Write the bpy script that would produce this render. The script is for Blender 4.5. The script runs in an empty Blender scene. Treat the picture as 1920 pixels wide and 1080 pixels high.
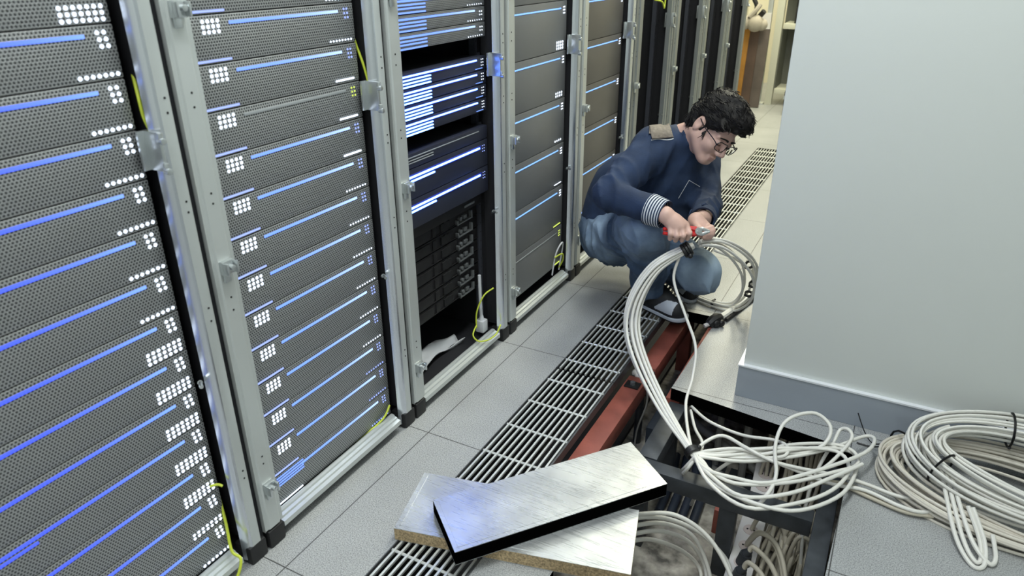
import bpy, bmesh, math, random
import numpy as np
from mathutils import Vector, Matrix
from mathutils.bvhtree import BVHTree

C = bpy.context.scene.collection
RNG = random.Random(7)

# ------------------------------------------------------------------ camera
cam_d = bpy.data.cameras.new('camera')
cam = bpy.data.objects.new('camera', cam_d)
C.objects.link(cam)
_r = Vector((0.87944607, 0.4759493, -0.00684718))
_d = Vector((0.19637093, -0.37587746, -0.90562387))
_f = Vector((-0.43360475, 0.79510276, -0.42402656))
cam.matrix_world = Matrix(((_r.x, -_d.x, -_f.x, 0.0), (_r.y, -_d.y, -_f.y, 0.0), (_r.z, -_d.z, -_f.z, 1.26), (0, 0, 0, 1)))
cam_d.sensor_width = 36.0
cam_d.lens = 25.03
cam_d.clip_start = 0.02
cam_d.dof.use_dof = True
cam_d.dof.focus_distance = 2.3
cam_d.dof.aperture_fstop = 4.5
bpy.context.scene.camera = cam

# ------------------------------------------------------------------ world, lights, exposure
w = bpy.data.worlds.new('world')
bpy.context.scene.world = w
w.use_nodes = True
w.node_tree.nodes['Background'].inputs[0].default_value = (0.75, 0.85, 1.0, 1)
w.node_tree.nodes['Background'].inputs[1].default_value = 0.10
vs = bpy.context.scene.view_settings
vs.view_transform = 'Standard'
vs.look = 'None'
vs.exposure = 0.0
vs.gamma = 1.0
vs.use_curve_mapping = False

def area(name, loc, sx, sy, power, col, rot=(0, 0, 0)):
    l = bpy.data.lights.new(name, 'AREA')
    l.shape = 'RECTANGLE'
    l.size = sx
    l.size_y = sy
    l.energy = power
    l.color = col
    o = bpy.data.objects.new(name, l)
    o.location = loc
    o.rotation_euler = rot
    C.objects.link(o)
    return o

# fluorescent ceiling troffers, run across and along the aisle
area('ceiling_lamp', (-0.36, 1.25, 2.74), 0.3, 0.9, 32, (0.94, 1.0, 0.98))
area('ceiling_lamp', (-0.55, 0.1, 2.74), 0.3, 1.2, 20, (0.93, 0.98, 1.0))
area('ceiling_lamp', (-0.45, 3.1, 2.74), 0.3, 1.2, 28, (0.98, 1.0, 0.92))
area('ceiling_lamp', (-0.7, 5.0, 2.74), 0.6, 1.2, 70, (1.0, 0.96, 0.72))
area('ceiling_lamp', (-0.9, 6.9, 2.74), 0.6, 1.2, 75, (1.0, 0.96, 0.72))
area('ceiling_lamp', (0.6, -1.2, 2.74), 0.6, 1.2, 16, (0.95, 1.0, 0.97))
area('ceiling_lamp', (-0.6, -1.3, 2.74), 0.6, 1.2, 12, (0.93, 0.98, 1.0))

# ------------------------------------------------------------------ mesh helpers
class MB:
    """collects geometry; build() links it as ONE mesh object"""
    def __init__(s):
        s.v = []; s.f = []; s.m = []; s.mi = 0
    def add(s, vs, fs, m=None):
        b = len(s.v)
        s.v += [tuple(p) for p in vs]
        mm = s.mi if m is None else m
        for f in fs:
            s.f.append(tuple(i + b for i in f)); s.m.append(mm)
        return s
    def box(s, lo, hi, m=None):
        x0, y0, z0 = lo; x1, y1, z1 = hi
        return s.add([(x0,y0,z0),(x1,y0,z0),(x1,y1,z0),(x0,y1,z0),(x0,y0,z1),(x1,y0,z1),(x1,y1,z1),(x0,y1,z1)],
                     [(0,3,2,1),(4,5,6,7),(0,1,5,4),(1,2,6,5),(2,3,7,6),(3,0,4,7)], m)
    def prism(s, poly, z0, z1, m=None, side=None):
        """poly: (x, y) counter-clockwise, extruded along z"""
        n = len(poly)
        b = [(x, y, z0) for x, y in poly] + [(x, y, z1) for x, y in poly]
        s.add(b, [tuple(range(n - 1, -1, -1)), tuple(range(n, 2 * n))], m)
        b0 = len(s.v) - 2 * n
        for i in range(n):
            j = (i + 1) % n
            s.f.append((b0 + i, b0 + j, b0 + n + j, b0 + n + i)); s.m.append((s.mi if m is None else m) if side is None else side)
        return s
    def obox(s, c, ax, ay, az, hx, hy, hz, m=None):
        c = Vector(c); ax = Vector(ax).normalized(); ay = Vector(ay).normalized(); az = Vector(az).normalized()
        P = []
        for z in (-1, 1):
            for x, y in ((-1,-1),(1,-1),(1,1),(-1,1)):
                P.append(c + ax*hx*x + ay*hy*y + az*hz*z)
        return s.add(P, [(0,3,2,1),(4,5,6,7),(0,1,5,4),(1,2,6,5),(2,3,7,6),(3,0,4,7)], m)
    def cyl(s, a, b, r, n=12, r2=None, m=None):
        a = Vector(a); b = Vector(b); d = (b - a).normalized()
        u = d.orthogonal().normalized(); w_ = d.cross(u)
        r2 = r if r2 is None else r2
        P = [a + (u*math.cos(2*math.pi*i/n) + w_*math.sin(2*math.pi*i/n))*r for i in range(n)]
        P += [b + (u*math.cos(2*math.pi*i/n) + w_*math.sin(2*math.pi*i/n))*r2 for i in range(n)]
        F = [tuple(range(n-1,-1,-1)), tuple(range(n, 2*n))] + [(i,(i+1)%n,n+(i+1)%n,n+i) for i in range(n)]
        return s.add(P, F, m)
    def tube(s, pts, r, n=8, m=None, smooth=True, sub=8, closed=False):
        P = spline(pts, sub, closed) if smooth else [Vector(p) for p in pts]
        N = len(P); t0 = None; V = []
        for i in range(N):
            if closed: t = (P[(i+1)%N] - P[i-1])
            else: t = P[min(i+1,N-1)] - P[max(i-1,0)]
            if t.length < 1e-9: t = Vector((0,0,1))
            t.normalize()
            if t0 is None: u = t.orthogonal().normalized()
            else:
                u = u - t*u.dot(t)
                if u.length < 1e-6: u = t.orthogonal()
                u.normalize()
            t0 = t; w_ = t.cross(u)
            rr = r(i/(N-1)) if callable(r) else r
            V += [P[i] + (u*math.cos(2*math.pi*k/n) + w_*math.sin(2*math.pi*k/n))*rr for k in range(n)]
        F = []
        for i in range(N if closed else N-1):
            a = i*n; b = ((i+1)%N)*n
            F += [(a+k, a+(k+1)%n, b+(k+1)%n, b+k) for k in range(n)]
        if not closed: F += [tuple(range(n-1,-1,-1)), tuple(range((N-1)*n, N*n))]
        return s.add(V, F, m)
    def sphere(s, c, r, n=10, k=7, m=None):
        c = Vector(c); V = [c + Vector((0,0,r))]
        for i in range(1, k):
            t = math.pi*i/k
            V += [c + Vector((math.sin(t)*math.cos(2*math.pi*j/n), math.sin(t)*math.sin(2*math.pi*j/n), math.cos(t)))*r for j in range(n)]
        V.append(c - Vector((0,0,r))); L = len(V)-1
        F = [(0, 1+j, 1+(j+1)%n) for j in range(n)]
        for i in range(k-2):
            a = 1+i*n
            F += [(a+j, a+n+j, a+n+(j+1)%n, a+(j+1)%n) for j in range(n)]
        a = 1+(k-2)*n
        F += [(L, a+(j+1)%n, a+j) for j in range(n)]
        return s.add(V, F, m)
    def mesh(s, name, mats, smooth=False, bevel=0, angle=35):
        me = bpy.data.meshes.new(name)
        me.from_pydata(s.v, [], s.f)
        for m in (mats if isinstance(mats, (list, tuple)) else [mats]): me.materials.append(m)
        me.polygons.foreach_set('material_index', s.m)
        me.update()
        if bevel:
            bm = bmesh.new(); bm.from_mesh(me)
            bmesh.ops.remove_doubles(bm, verts=bm.verts, dist=1e-6)
            ed = [e for e in bm.edges if len(e.link_faces) == 2 and e.calc_face_angle(0) > 0.6]
            bmesh.ops.bevel(bm, geom=ed, offset=bevel, segments=2, affect='EDGES', profile=0.6)
            bm.to_mesh(me); bm.free(); smooth = True
        if smooth:
            me.polygons.foreach_set('use_smooth', [True]*len(me.polygons))
            me.set_sharp_from_angle(angle=math.radians(angle))
        return me
    def build(s, name, mats, parent=None, loc=None, **k):
        return link(name, s.mesh(name, mats, **k), parent, loc)

def spline(pts, sub=8, closed=False):
    P = [Vector(p) for p in pts]; n = len(P); out = []
    if n < 3 and not closed:
        return [P[0].lerp(P[-1], i/sub) for i in range(sub+1)]
    for i in range(n if closed else n-1):
        if closed: a, b, c, d = P[i-1], P[i], P[(i+1)%n], P[(i+2)%n]
        else: a, b, c, d = P[max(i-1,0)], P[i], P[i+1], P[min(i+2,n-1)]
        for j in range(sub):
            t = j/sub
            out.append(0.5*((2*b) + (c-a)*t + (2*a-5*b+4*c-d)*t*t + (3*b-a-3*c+d)*t**3))
    if not closed: out.append(P[-1])
    return out

def link(name, me, parent=None, loc=None):
    o = bpy.data.objects.new(name, me)
    C.objects.link(o)
    if parent is not None: o.parent = parent
    if loc is not None: o.location = loc
    return o

def thing(name, label, cat, loc=(0,0,0), group=None):
    o = bpy.data.objects.new(name, None)
    o.empty_display_size = 0.05
    C.objects.link(o); o.location = loc
    return tag(o, label, cat, group)

def tag(o, label, cat, group=None, kind=None):
    o['label'] = label; o['category'] = cat
    if group: o['group'] = group
    if kind: o['kind'] = kind
    return o

def struct(o):
    o['kind'] = 'structure'
    return o

# ------------------------------------------------------------------ materials
def mat(name, col, rough=0.5, metal=0.0, spec=0.5, noise=None, bump=None, aniso=0, coat=0):
    """noise = (scale, amount): mottling of the colour; bump = (scale, strength)"""
    m = bpy.data.materials.new(name); m.use_nodes = True
    nt = m.node_tree; b = nt.nodes['Principled BSDF']
    b.inputs['Base Color'].default_value = (*col, 1)
    b.inputs['Roughness'].default_value = rough
    b.inputs['Metallic'].default_value = metal
    b.inputs['Specular IOR Level'].default_value = spec
    if coat: b.inputs['Coat Weight'].default_value = coat
    tc = None
    if noise or bump:
        tc = nt.nodes.new('ShaderNodeTexCoord')
    if noise:
        n = nt.nodes.new('ShaderNodeTexNoise'); n.inputs['Scale'].default_value = noise[0]; n.inputs['Detail'].default_value = 4
        nt.links.new(tc.outputs['Object'], n.inputs['Vector'])
        r = nt.nodes.new('ShaderNodeMapRange'); r.inputs[1].default_value = 0.3; r.inputs[2].default_value = 0.7
        r.inputs[3].default_value = 1-noise[1]; r.inputs[4].default_value = 1+noise[1]
        nt.links.new(n.outputs['Fac'], r.inputs[0])
        mx = nt.nodes.new('ShaderNodeVectorMath'); mx.operation = 'SCALE'; mx.inputs[0].default_value = col
        nt.links.new(r.outputs[0], mx.inputs['Scale'])
        nt.links.new(mx.outputs[0], b.inputs['Base Color'])
    if bump:
        n = nt.nodes.new('ShaderNodeTexNoise'); n.inputs['Scale'].default_value = bump[0]; n.inputs['Detail'].default_value = 3
        nt.links.new(tc.outputs['Object'], n.inputs['Vector'])
        bp = nt.nodes.new('ShaderNodeBump'); bp.inputs['Strength'].default_value = bump[1]; bp.inputs['Distance'].default_value = 0.002
        nt.links.new(n.outputs['Fac'], bp.inputs['Height']); nt.links.new(bp.outputs[0], b.inputs['Normal'])
    return m

def emit(name, col, strength, far=None, y0=0.0, y1=0.42):
    m = bpy.data.materials.new(name); m.use_nodes = True
    b = m.node_tree.nodes['Principled BSDF']
    if far:                                  # emission turns paler towards the far end of the bar
        nt = m.node_tree; N = nt.nodes.new; L = nt.links.new
        tc = N('ShaderNodeTexCoord'); sp = N('ShaderNodeSeparateXYZ'); L(tc.outputs['Object'], sp.inputs[0])
        r = N('ShaderNodeMapRange'); r.inputs[1].default_value = y0; r.inputs[2].default_value = y1; L(sp.outputs['Y'], r.inputs[0])
        pw = N('ShaderNodeMath'); pw.operation = 'POWER'; pw.inputs[1].default_value = 2.2; L(r.outputs[0], pw.inputs[0])
        mx = N('ShaderNodeMix'); mx.data_type = 'RGBA'; mx.inputs['A'].default_value = (*col, 1); mx.inputs['B'].default_value = (*far, 1); L(pw.outputs[0], mx.inputs['Factor'])
        L(mx.outputs['Result'], b.inputs['Emission Color'])
    b.inputs['Base Color'].default_value = (0.02, 0.02, 0.03, 1)
    b.inputs['Emission Color'].default_value = (*col, 1)
    b.inputs['Emission Strength'].default_value = strength
    return m

def perforated(name, base, hole, pitch, frac, metal=0.6, rough=0.42):
    """sheet metal with hexagonally packed round holes"""
    m = bpy.data.materials.new(name); m.use_nodes = True
    nt = m.node_tree; N = nt.nodes.new; L = nt.links.new; b = nt.nodes['Principled BSDF']
    tc = N('ShaderNodeTexCoord'); sep = N('ShaderNodeSeparateXYZ'); L(tc.outputs['Object'], sep.inputs[0])
    cmb = N('ShaderNodeCombineXYZ'); L(sep.outputs['Y'], cmb.inputs[0]); L(sep.outputs['Z'], cmb.inputs[1])
    sc = N('ShaderNodeVectorMath'); sc.operation = 'MULTIPLY'; sc.inputs[1].default_value = (1/pitch, 1/(pitch*1.732), 0)
    L(cmb.outputs[0], sc.inputs[0])
    ds = []
    for off in (0.0, 0.5):
        a = N('ShaderNodeVectorMath'); a.operation = 'ADD'; a.inputs[1].default_value = (off, off, 0); L(sc.outputs[0], a.inputs[0])
        f = N('ShaderNodeVectorMath'); f.operation = 'FRACTION'; L(a.outputs[0], f.inputs[0])
        s_ = N('ShaderNodeVectorMath'); s_.operation = 'SUBTRACT'; s_.inputs[1].default_value = (0.5, 0.5, 0); L(f.outputs[0], s_.inputs[0])
        t = N('ShaderNodeVectorMath'); t.operation = 'MULTIPLY'; t.inputs[1].default_value = (1, 1.732, 0); L(s_.outputs[0], t.inputs[0])
        l = N('ShaderNodeVectorMath'); l.operation = 'LENGTH'; L(t.outputs[0], l.inputs[0]); ds.append(l)
    mn = N('ShaderNodeMath'); mn.operation = 'MINIMUM'; L(ds[0].outputs['Value'], mn.inputs[0]); L(ds[1].outputs['Value'], mn.inputs[1])
    r = N('ShaderNodeMapRange'); r.inputs[1].default_value = frac-0.06; r.inputs[2].default_value = frac+0.06
    L(mn.outputs[0], r.inputs[0])
    mx = N('ShaderNodeMix'); mx.data_type = 'RGBA'; mx.inputs['A'].default_value = (*hole, 1); mx.inputs['B'].default_value = (*base, 1)
    L(r.outputs[0], mx.inputs['Factor']); L(mx.outputs['Result'], b.inputs['Base Color'])
    mm = N('ShaderNodeMath'); mm.operation = 'MULTIPLY'; mm.inputs[1].default_value = metal; L(r.outputs[0], mm.inputs[0]); L(mm.outputs[0], b.inputs['Metallic'])
    b.inputs['Roughness'].default_value = rough
    bp = N('ShaderNodeBump'); bp.inputs['Strength'].default_value = 0.5; bp.inputs['Distance'].default_value = 0.001
    L(r.outputs[0], bp.inputs['Height']); L(bp.outputs[0], b.inputs['Normal'])
    return m

def speckled(name, base, dark, light, scale=420, tile=None):
    m = bpy.data.materials.new(name); m.use_nodes = True
    nt = m.node_tree; N = nt.nodes.new; L = nt.links.new; b = nt.nodes['Principled BSDF']
    tc = N('ShaderNodeTexCoord')
    n1 = N('ShaderNodeTexNoise'); n1.inputs['Scale'].default_value = scale; n1.inputs['Detail'].default_value = 2; L(tc.outputs['Object'], n1.inputs['Vector'])
    cr = N('ShaderNodeValToRGB'); e = cr.color_ramp.elements
    e[0].position = 0.33; e[0].color = (*dark, 1); e[1].position = 0.5; e[1].color = (*base, 1)
    q = cr.color_ramp.elements.new(0.68); q.color = (*light, 1)
    L(n1.outputs['Fac'], cr.inputs[0])
    n2 = N('ShaderNodeTexNoise'); n2.inputs['Scale'].default_value = 3.5; n2.inputs['Detail'].default_value = 5; L(tc.outputs['Object'], n2.inputs['Vector'])
    mr = N('ShaderNodeMapRange'); mr.inputs[1].default_value = 0.3; mr.inputs[2].default_value = 0.7; mr.inputs[3].default_value = 0.88; mr.inputs[4].default_value = 1.08
    L(n2.outputs['Fac'], mr.inputs[0])
    mu = N('ShaderNodeVectorMath'); mu.operation = 'SCALE'; L(cr.outputs[0], mu.inputs[0]); L(mr.outputs[0], mu.inputs['Scale'])
    out = mu.outputs[0]
    if tile:                                   # (x offset, y offset, pitch): dark joints between the raised-floor tiles
        sep = N('ShaderNodeSeparateXYZ'); L(tc.outputs['Object'], sep.inputs[0])
        js = []
        for ax, off in (('X', tile[0]), ('Y', tile[1])):
            a = N('ShaderNodeMath'); a.operation = 'SUBTRACT'; a.inputs[1].default_value = off; L(sep.outputs[ax], a.inputs[0])
            p = N('ShaderNodeMath'); p.operation = 'PINGPONG'; p.inputs[1].default_value = (0.545 if ax == 'X' else tile[2])/2; L(a.outputs[0], p.inputs[0])
            g = N('ShaderNodeMath'); g.operation = 'LESS_THAN'; g.inputs[1].default_value = 0.0014; L(p.outputs[0], g.inputs[0]); js.append(g)
        mxm = N('ShaderNodeMath'); mxm.operation = 'MAXIMUM'; L(js[0].outputs[0], mxm.inputs[0]); L(js[1].outputs[0], mxm.inputs[1])
        mx = N('ShaderNodeMix'); mx.data_type = 'RGBA'; mx.inputs['B'].default_value = (0.06, 0.06, 0.06, 1)
        L(mxm.outputs[0], mx.inputs['Factor']); L(out, mx.inputs['A']); out = mx.outputs['Result']
    L(out, b.inputs['Base Color'])
    b.inputs['Roughness'].default_value = 0.42
    return m

M = {}
M['floor'] = speckled('speckled_floor', (0.35, 0.36, 0.36), (0.17, 0.175, 0.18), (0.48, 0.49, 0.49), 380, (-0.487, 1.376, 0.572))
M['black_edge'] = mat('black_edge', (0.0015, 0.0015, 0.0015), 0.9, 0, 0.0)
M['wall'] = mat('painted_wall', (0.70, 0.73, 0.70), 0.6, noise=(1.2, 0.02), bump=(160, 0.05))
M['ceiling'] = mat('ceiling_white', (0.75, 0.77, 0.75), 0.8)
M['cream'] = mat('cream_wall', (0.72, 0.68, 0.55), 0.7)
M['baseboard'] = mat('grey_baseboard', (0.36, 0.40, 0.45), 0.35, 0.25, noise=(3, 0.04))
M['concrete'] = mat('dusty_concrete', (0.30, 0.28, 0.245), 0.85, noise=(22, 0.75), bump=(60, 0.6))
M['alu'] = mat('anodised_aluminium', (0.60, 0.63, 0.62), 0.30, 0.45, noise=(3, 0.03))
M['alu_far'] = mat('shaded_aluminium', (0.25, 0.27, 0.275), 0.4, 0.4, noise=(3, 0.03))  # same aluminium, darkened for the weaker light on the far racks
M['alu_bright'] = mat('polished_aluminium', (0.72, 0.75, 0.80), 0.24, 0.95)
M['steel'] = mat('zinc_steel', (0.62, 0.65, 0.66), 0.28, 0.9)
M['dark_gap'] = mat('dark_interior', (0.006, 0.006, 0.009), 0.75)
M['rubber'] = mat('black_rubber', (0.012, 0.012, 0.013), 0.6)
M['rail_dark'] = mat('dark_rail', (0.075, 0.08, 0.10), 0.45, 0.4)
M['bezel'] = perforated('perforated_bezel', (0.43, 0.44, 0.44), (0.035, 0.037, 0.04), 0.0062, 0.33)
M['bezel_fine'] = perforated('fine_perforated_bezel', (0.30, 0.31, 0.32), (0.03, 0.032, 0.035), 0.0050, 0.30)
M['plain_grey'] = mat('plain_grey_panel', (0.19, 0.195, 0.20), 0.42, 0.2, noise=(4, 0.05))
M['plain_brown'] = mat('plain_brown_grey_panel', (0.125, 0.117, 0.11), 0.42, 0.2, noise=(4, 0.05))
M['led_sky'] = emit('pale_blue_light_bar', (0.17, 0.38, 1.0), 2.0)
M['navy'] = mat('navy_panel', (0.020, 0.023, 0.040), 0.42, 0.0)
M['chassis'] = mat('server_chassis', (0.03, 0.03, 0.033), 0.55, 0.5)
M['led_blue'] = emit('blue_light_bar', (0.045, 0.085, 1.0), 1.75, (0.17, 0.33, 1.0), 0.10, 0.42)
M['led_mid'] = emit('sky_blue_light_bar', (0.14, 0.27, 1.0), 1.9, (0.40, 0.56, 1.0), 0.15, 0.42)
M['halo'] = emit('deep_blue_painted_bloom', (0.004, 0.02, 0.6), 0.55)  # faint blue glow standing in for lens bloom around the bright bars
M['led_hot'] = emit('bright_blue_light_bar', (0.10, 0.24, 1.0), 11.0)
M['led_white'] = emit('white_light', (0.75, 0.85, 1.0), 2.2)
M['led_violet'] = emit('violet_blue_light', (0.30, 0.40, 1.0), 1.6)
M['led_lime'] = emit('lime_light', (0.65, 0.8, 0.12), 1.3)
M['bar_off'] = mat('unlit_light_bar', (0.32, 0.34, 0.35), 0.3)
M['wire_yg'] = mat('yellow_green_insulation', (0.52, 0.60, 0.05), 0.45)
# ------------------------------------------------------------------ the setting
FT = 0.042            # thickness of the raised-floor panels
fl = MB()
def slab(poly, z1=0.0, z0=-FT):
    fl.prism(poly, z0, z1, 0, 1)
GX0, GX1 = -0.857, -0.650       # the grate's slot
slab([(-2.3, -2.4), (GX0, -2.4), (GX0, 8.2), (-2.3, 8.2)])
slab([(GX0, 5.25), (GX1, 5.25), (GX1, 8.2), (GX0, 8.2)])
slab([(GX0, -2.4), (GX1, -2.4), (GX1, 0.2), (GX0, 0.2)])
slab([(GX1, -2.4), (-0.49, -2.4), (-0.49, 1.085), (GX1, 1.085)])                     # filler strip near the camera
slab([(-0.49, -2.4), (2.2, -2.4), (2.2, 0.8), (-0.49, 0.8)])
slab([(0.036, 0.8), (2.2, 0.8), (2.2, 1.862), (0.066, 1.862)])                       # right of the opening
slab([(-0.477, 1.935), (0.066, 1.862), (2.2, 1.862), (2.2, 2.49), (-0.463, 2.49)])   # in front of the wall
slab([(GX1, 2.49), (2.2, 2.49), (2.2, 8.2), (GX1, 8.2)])
struct(fl.build('floor', [M['floor'], M['black_edge']]))
sf = MB(); sf.box((-2.3, -2.4, -0.40), (2.2, 8.2, -0.34))
struct(sf.build('floor_subfloor', M['concrete']))
for nm, lo, hi, m in (('wall_left', (-2.4, -2.4, -0.4), (-2.3, 8.2, 2.8), 'wall'), ('wall_back', (-2.4, 8.2, -0.4), (2.3, 8.3, 2.8), 'cream'),
                      ('wall_front', (-2.4, -2.5, -0.4), (2.3, -2.4, 2.8), 'wall'), ('wall_right', (2.2, -2.4, -0.4), (2.3, 8.2, 2.8), 'wall')):
    b = MB(); b.box(lo, hi); struct(b.build(nm, M[m]))
b = MB(); b.box((-2.4, -2.5, 2.8), (2.3, 8.3, 2.9)); struct(b.build('ceiling', M['ceiling']))
b = MB(); b.box((-0.278, 2.0, 0.0), (2.2, 3.6, 2.8)); struct(b.build('wall_column', M['wall'], bevel=0.004))
bb = MB()
bb.box((-0.290, 1.988, 0.0), (2.2, 2.0, 0.108)); bb.box((-0.290, 2.0, 0.0), (-0.278, 3.6, 0.108))
struct(bb.build('baseboard_column', M['baseboard'], bevel=0.002))
tp = MB(); tp.box((-0.292, 1.985, 0.1085), (2.2, 2.0, 0.1135)); tp.box((-0.292, 2.0, 0.1085), (-0.278, 3.6, 0.1135))
struct(tp.build('trim_1', mat('white_trim', (0.75, 0.77, 0.8), 0.4)))

# ------------------------------------------------------------------ ventilation grates in the floor
M['grate'] = mat('grate_aluminium', (0.66, 0.68, 0.66), 0.35, 0.35, noise=(20, 0.08))
M['grate_dark'] = mat('grate_frame_dark', (0.10, 0.105, 0.11), 0.5, 0.5)
grate_names = ['nearest the camera, under the two galvanised panels', 'beside the red steel beam', 'ending under the crouching man',
               'just behind the crouching man', 'between the grey wall and the fifth rack', 'in the pale floor at the far end']
gmesh = {}
def grate(y0, y1, label):
    root = thing('floor_grate', label, 'grate', (GX0, y0, 0), 'ventilation grates along the aisle')
    Lg = y1 - y0 - 0.004
    key = round(Lg, 3)
    if key not in gmesh:
        W = GX1 - GX0
        bars = MB(); n = 11
        for i in range(n):
            x = 0.012 + (W-0.024)*i/(n-1)
            bars.box((x-0.0027, 0.004, -0.007), (x+0.0027, Lg-0.004, -0.0005))
        rods = MB(); k = int(round(Lg/0.145))
        for j in range(k):
            y = (j+0.5)*Lg/k
            rods.cyl((0.004, y, -0.0055), (W-0.004, y, -0.0055), 0.0038, 6)
        fr = MB()
        fr.box((0, 0, -0.03), (0.003, Lg, 0.0)); fr.box((W-0.005, 0, -0.03), (W, Lg, 0.0))
        gmesh[key] = (bars.mesh('bars', M['grate']), rods.mesh('cross_rods', M['grate']), fr.mesh('frame', M['grate_dark']))
    for nm, me in zip(('bars', 'cross_rods', 'frame'), gmesh[key]): link(nm, me, root)
gy = [0.2, 1.04, 1.88, 2.72, 3.56, 4.40, 5.25]
for i in range(6):
    grate(gy[i], gy[i+1], 'slotted metal floor grate section ' + grate_names[i])
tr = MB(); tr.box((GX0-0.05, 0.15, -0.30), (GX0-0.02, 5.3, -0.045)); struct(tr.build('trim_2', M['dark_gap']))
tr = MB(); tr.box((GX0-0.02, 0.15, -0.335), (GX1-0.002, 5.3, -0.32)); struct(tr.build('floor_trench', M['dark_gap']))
# ------------------------------------------------------------------ racks and what is mounted in them
XF, XS = -1.10, -1.14          # front of the frames, front of the equipment
PITCH = 0.587
RY = lambda i: 0.823 + PITCH*(i-2)
W_ = 0.466
U2, UB = 0.0857, 0.0516
ORD = ['bottom', 'second', 'third', 'fourth', 'fifth', 'sixth', 'seventh', 'eighth', 'ninth', 'tenth', 'eleventh', 'twelfth', 'thirteenth', 'fourteenth']
RK = {1: 'leftmost rack', 2: 'second rack from left', 3: 'third rack from left', 4: 'fourth rack from left', 5: 'fifth rack from left'}
MC = {}
def cached(key, fn):
    if key not in MC: MC[key] = fn()
    return MC[key]

# --- frames
def post_mesh(side, far=False):
    b = MB()
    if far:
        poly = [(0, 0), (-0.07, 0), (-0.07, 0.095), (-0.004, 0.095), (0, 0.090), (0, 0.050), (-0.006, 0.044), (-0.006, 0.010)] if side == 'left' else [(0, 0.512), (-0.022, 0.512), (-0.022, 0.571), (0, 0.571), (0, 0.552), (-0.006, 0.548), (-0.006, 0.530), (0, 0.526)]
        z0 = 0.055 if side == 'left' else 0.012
    elif side == 'left':
        poly = [(0, 0), (-0.07, 0), (-0.07, 0.060), (-0.012, 0.060), (-0.004, 0.057), (-0.004, 0.048), (0, 0.044), (0, 0.014), (-0.003, 0.011), (-0.003, 0.004)]
        z0 = 0.055
    else:
        poly = [(-0.022, 0.533), (-0.022, 0.571), (-0.001, 0.571), (0, 0.570), (0, 0.5475), (-0.002, 0.5425), (-0.007, 0.5385), (-0.014, 0.5355)]
        z0 = 0.012
    poly = [(x, y) for x, y in poly]
    # order so that the outline runs counter-clockwise
    a = sum(poly[i][0]*poly[(i+1) % len(poly)][1] - poly[(i+1) % len(poly)][0]*poly[i][1] for i in range(len(poly)))
    if a < 0: poly = poly[::-1]
    b.prism(poly, z0, 2.1)
    if side == 'right' and not far:          # the rounded inner edge is polished
        n = len(poly)
        for f in range(2, 2+n):
            ys = [b.v[k] for k in b.f[f]]
            if max(p[1] for p in ys) < 0.548 and max(p[0] for p in ys)-min(p[0] for p in ys) > 1e-4: b.m[f] = 2
    yy = 0.029 if side == 'left' else 0.561
    for zc in (0.235, 0.255, 0.62, 0.648, 0.842, 0.862, 1.02, 1.045):
        b.cyl((-0.0005, yy, zc), (0.0006, yy, zc), 0.0022, 8, m=1)
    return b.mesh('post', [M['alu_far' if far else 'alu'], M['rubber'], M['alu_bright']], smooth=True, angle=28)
def latch_mesh():
    b = MB()
    b.box((0, -0.014, -0.014), (0.010, 0.014, 0.014))
    b.box((0.010, -0.014, -0.012), (0.022, -0.009, 0.012)); b.box((0.010, 0.009, -0.012), (0.022, 0.014, 0.012))
    b.cyl((0.010, 0, 0.002), (0.024, 0, 0.002), 0.006, 10)
    b.box((0.002, -0.012, -0.030), (0.008, 0.002, -0.014))
    return b.mesh('latch', M['steel'], bevel=0.0012)
def hinge_mesh():
    b = MB()
    b.box((-0.034, -0.010, -0.034), (-0.028, 0.012, 0.034)); b.box((-0.030, 0.002, -0.034), (0.008, 0.010, 0.034))
    for z in (-0.026, 0.026):
        b.cyl((0.008, 0.003, z-0.006), (0.020, 0.003, z-0.006), 0.006, 10); b.cyl((0.012, 0.003, z-0.008), (0.012, 0.003, z+0.008), 0.005, 10)
    return b.mesh('hinge', M['steel'], bevel=0.0012)
def rail_mesh():
    b = MB()
    # bottom member: sloped top with a bright front lip
    prof = [(-0.036, 0.030), (-0.036, 0.054), (-0.030, 0.057), (-0.022, 0.056), (-0.020, 0.052), (-0.012, 0.050), (-0.010, 0.046), (0.0, 0.044), (0.0, 0.030)]
    V = []; n = len(prof)
    for y in (0.056, 0.516): V += [(x, y, z) for x, z in prof]
    F = [tuple(range(n)), tuple(range(2*n-1, n-1, -1))] + [(i, n+i, n+(i+1) % n, (i+1) % n) for i in range(n)]
    b.add(V, F)
    return b.mesh('bottom_rail', M['alu'], smooth=True, angle=20)
def cab_mesh():
    b = MB()
    b.box((-0.92, 0.004, 0.03), (-0.07, 0.018, 2.08)); b.box((-0.92, 0.556, 0.03), (-0.07, 0.570, 2.08))
    b.box((-0.07, 0.548, 0.06), (-0.013, 0.570, 2.08)); b.box((-0.05, 0.5715, 0.02), (-0.010, 0.5865, 2.08)); b.box((-0.92, 0.018, 0.03), (-0.90, 0.556, 2.08)); b.box((-0.92, 0.004, 0.02), (-0.055, 0.570, 0.034)); b.box((-0.92, 0.0, 2.08), (0.0, 0.574, 2.10))
    return b.mesh('cabinet_body', M['dark_gap'])
def foot_mesh():
    b = MB(); b.box((-0.05, -0.024, 0), (0.002, 0.024, 0.05)); return b.mesh('foot', M['rubber'], bevel=0.006)
def plinth_mesh():
    b = MB(); b.box((-0.9, 0.0, 0.0), (-0.045, 0.570, 0.03)); return b.mesh('plinth', M['rubber'])
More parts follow.
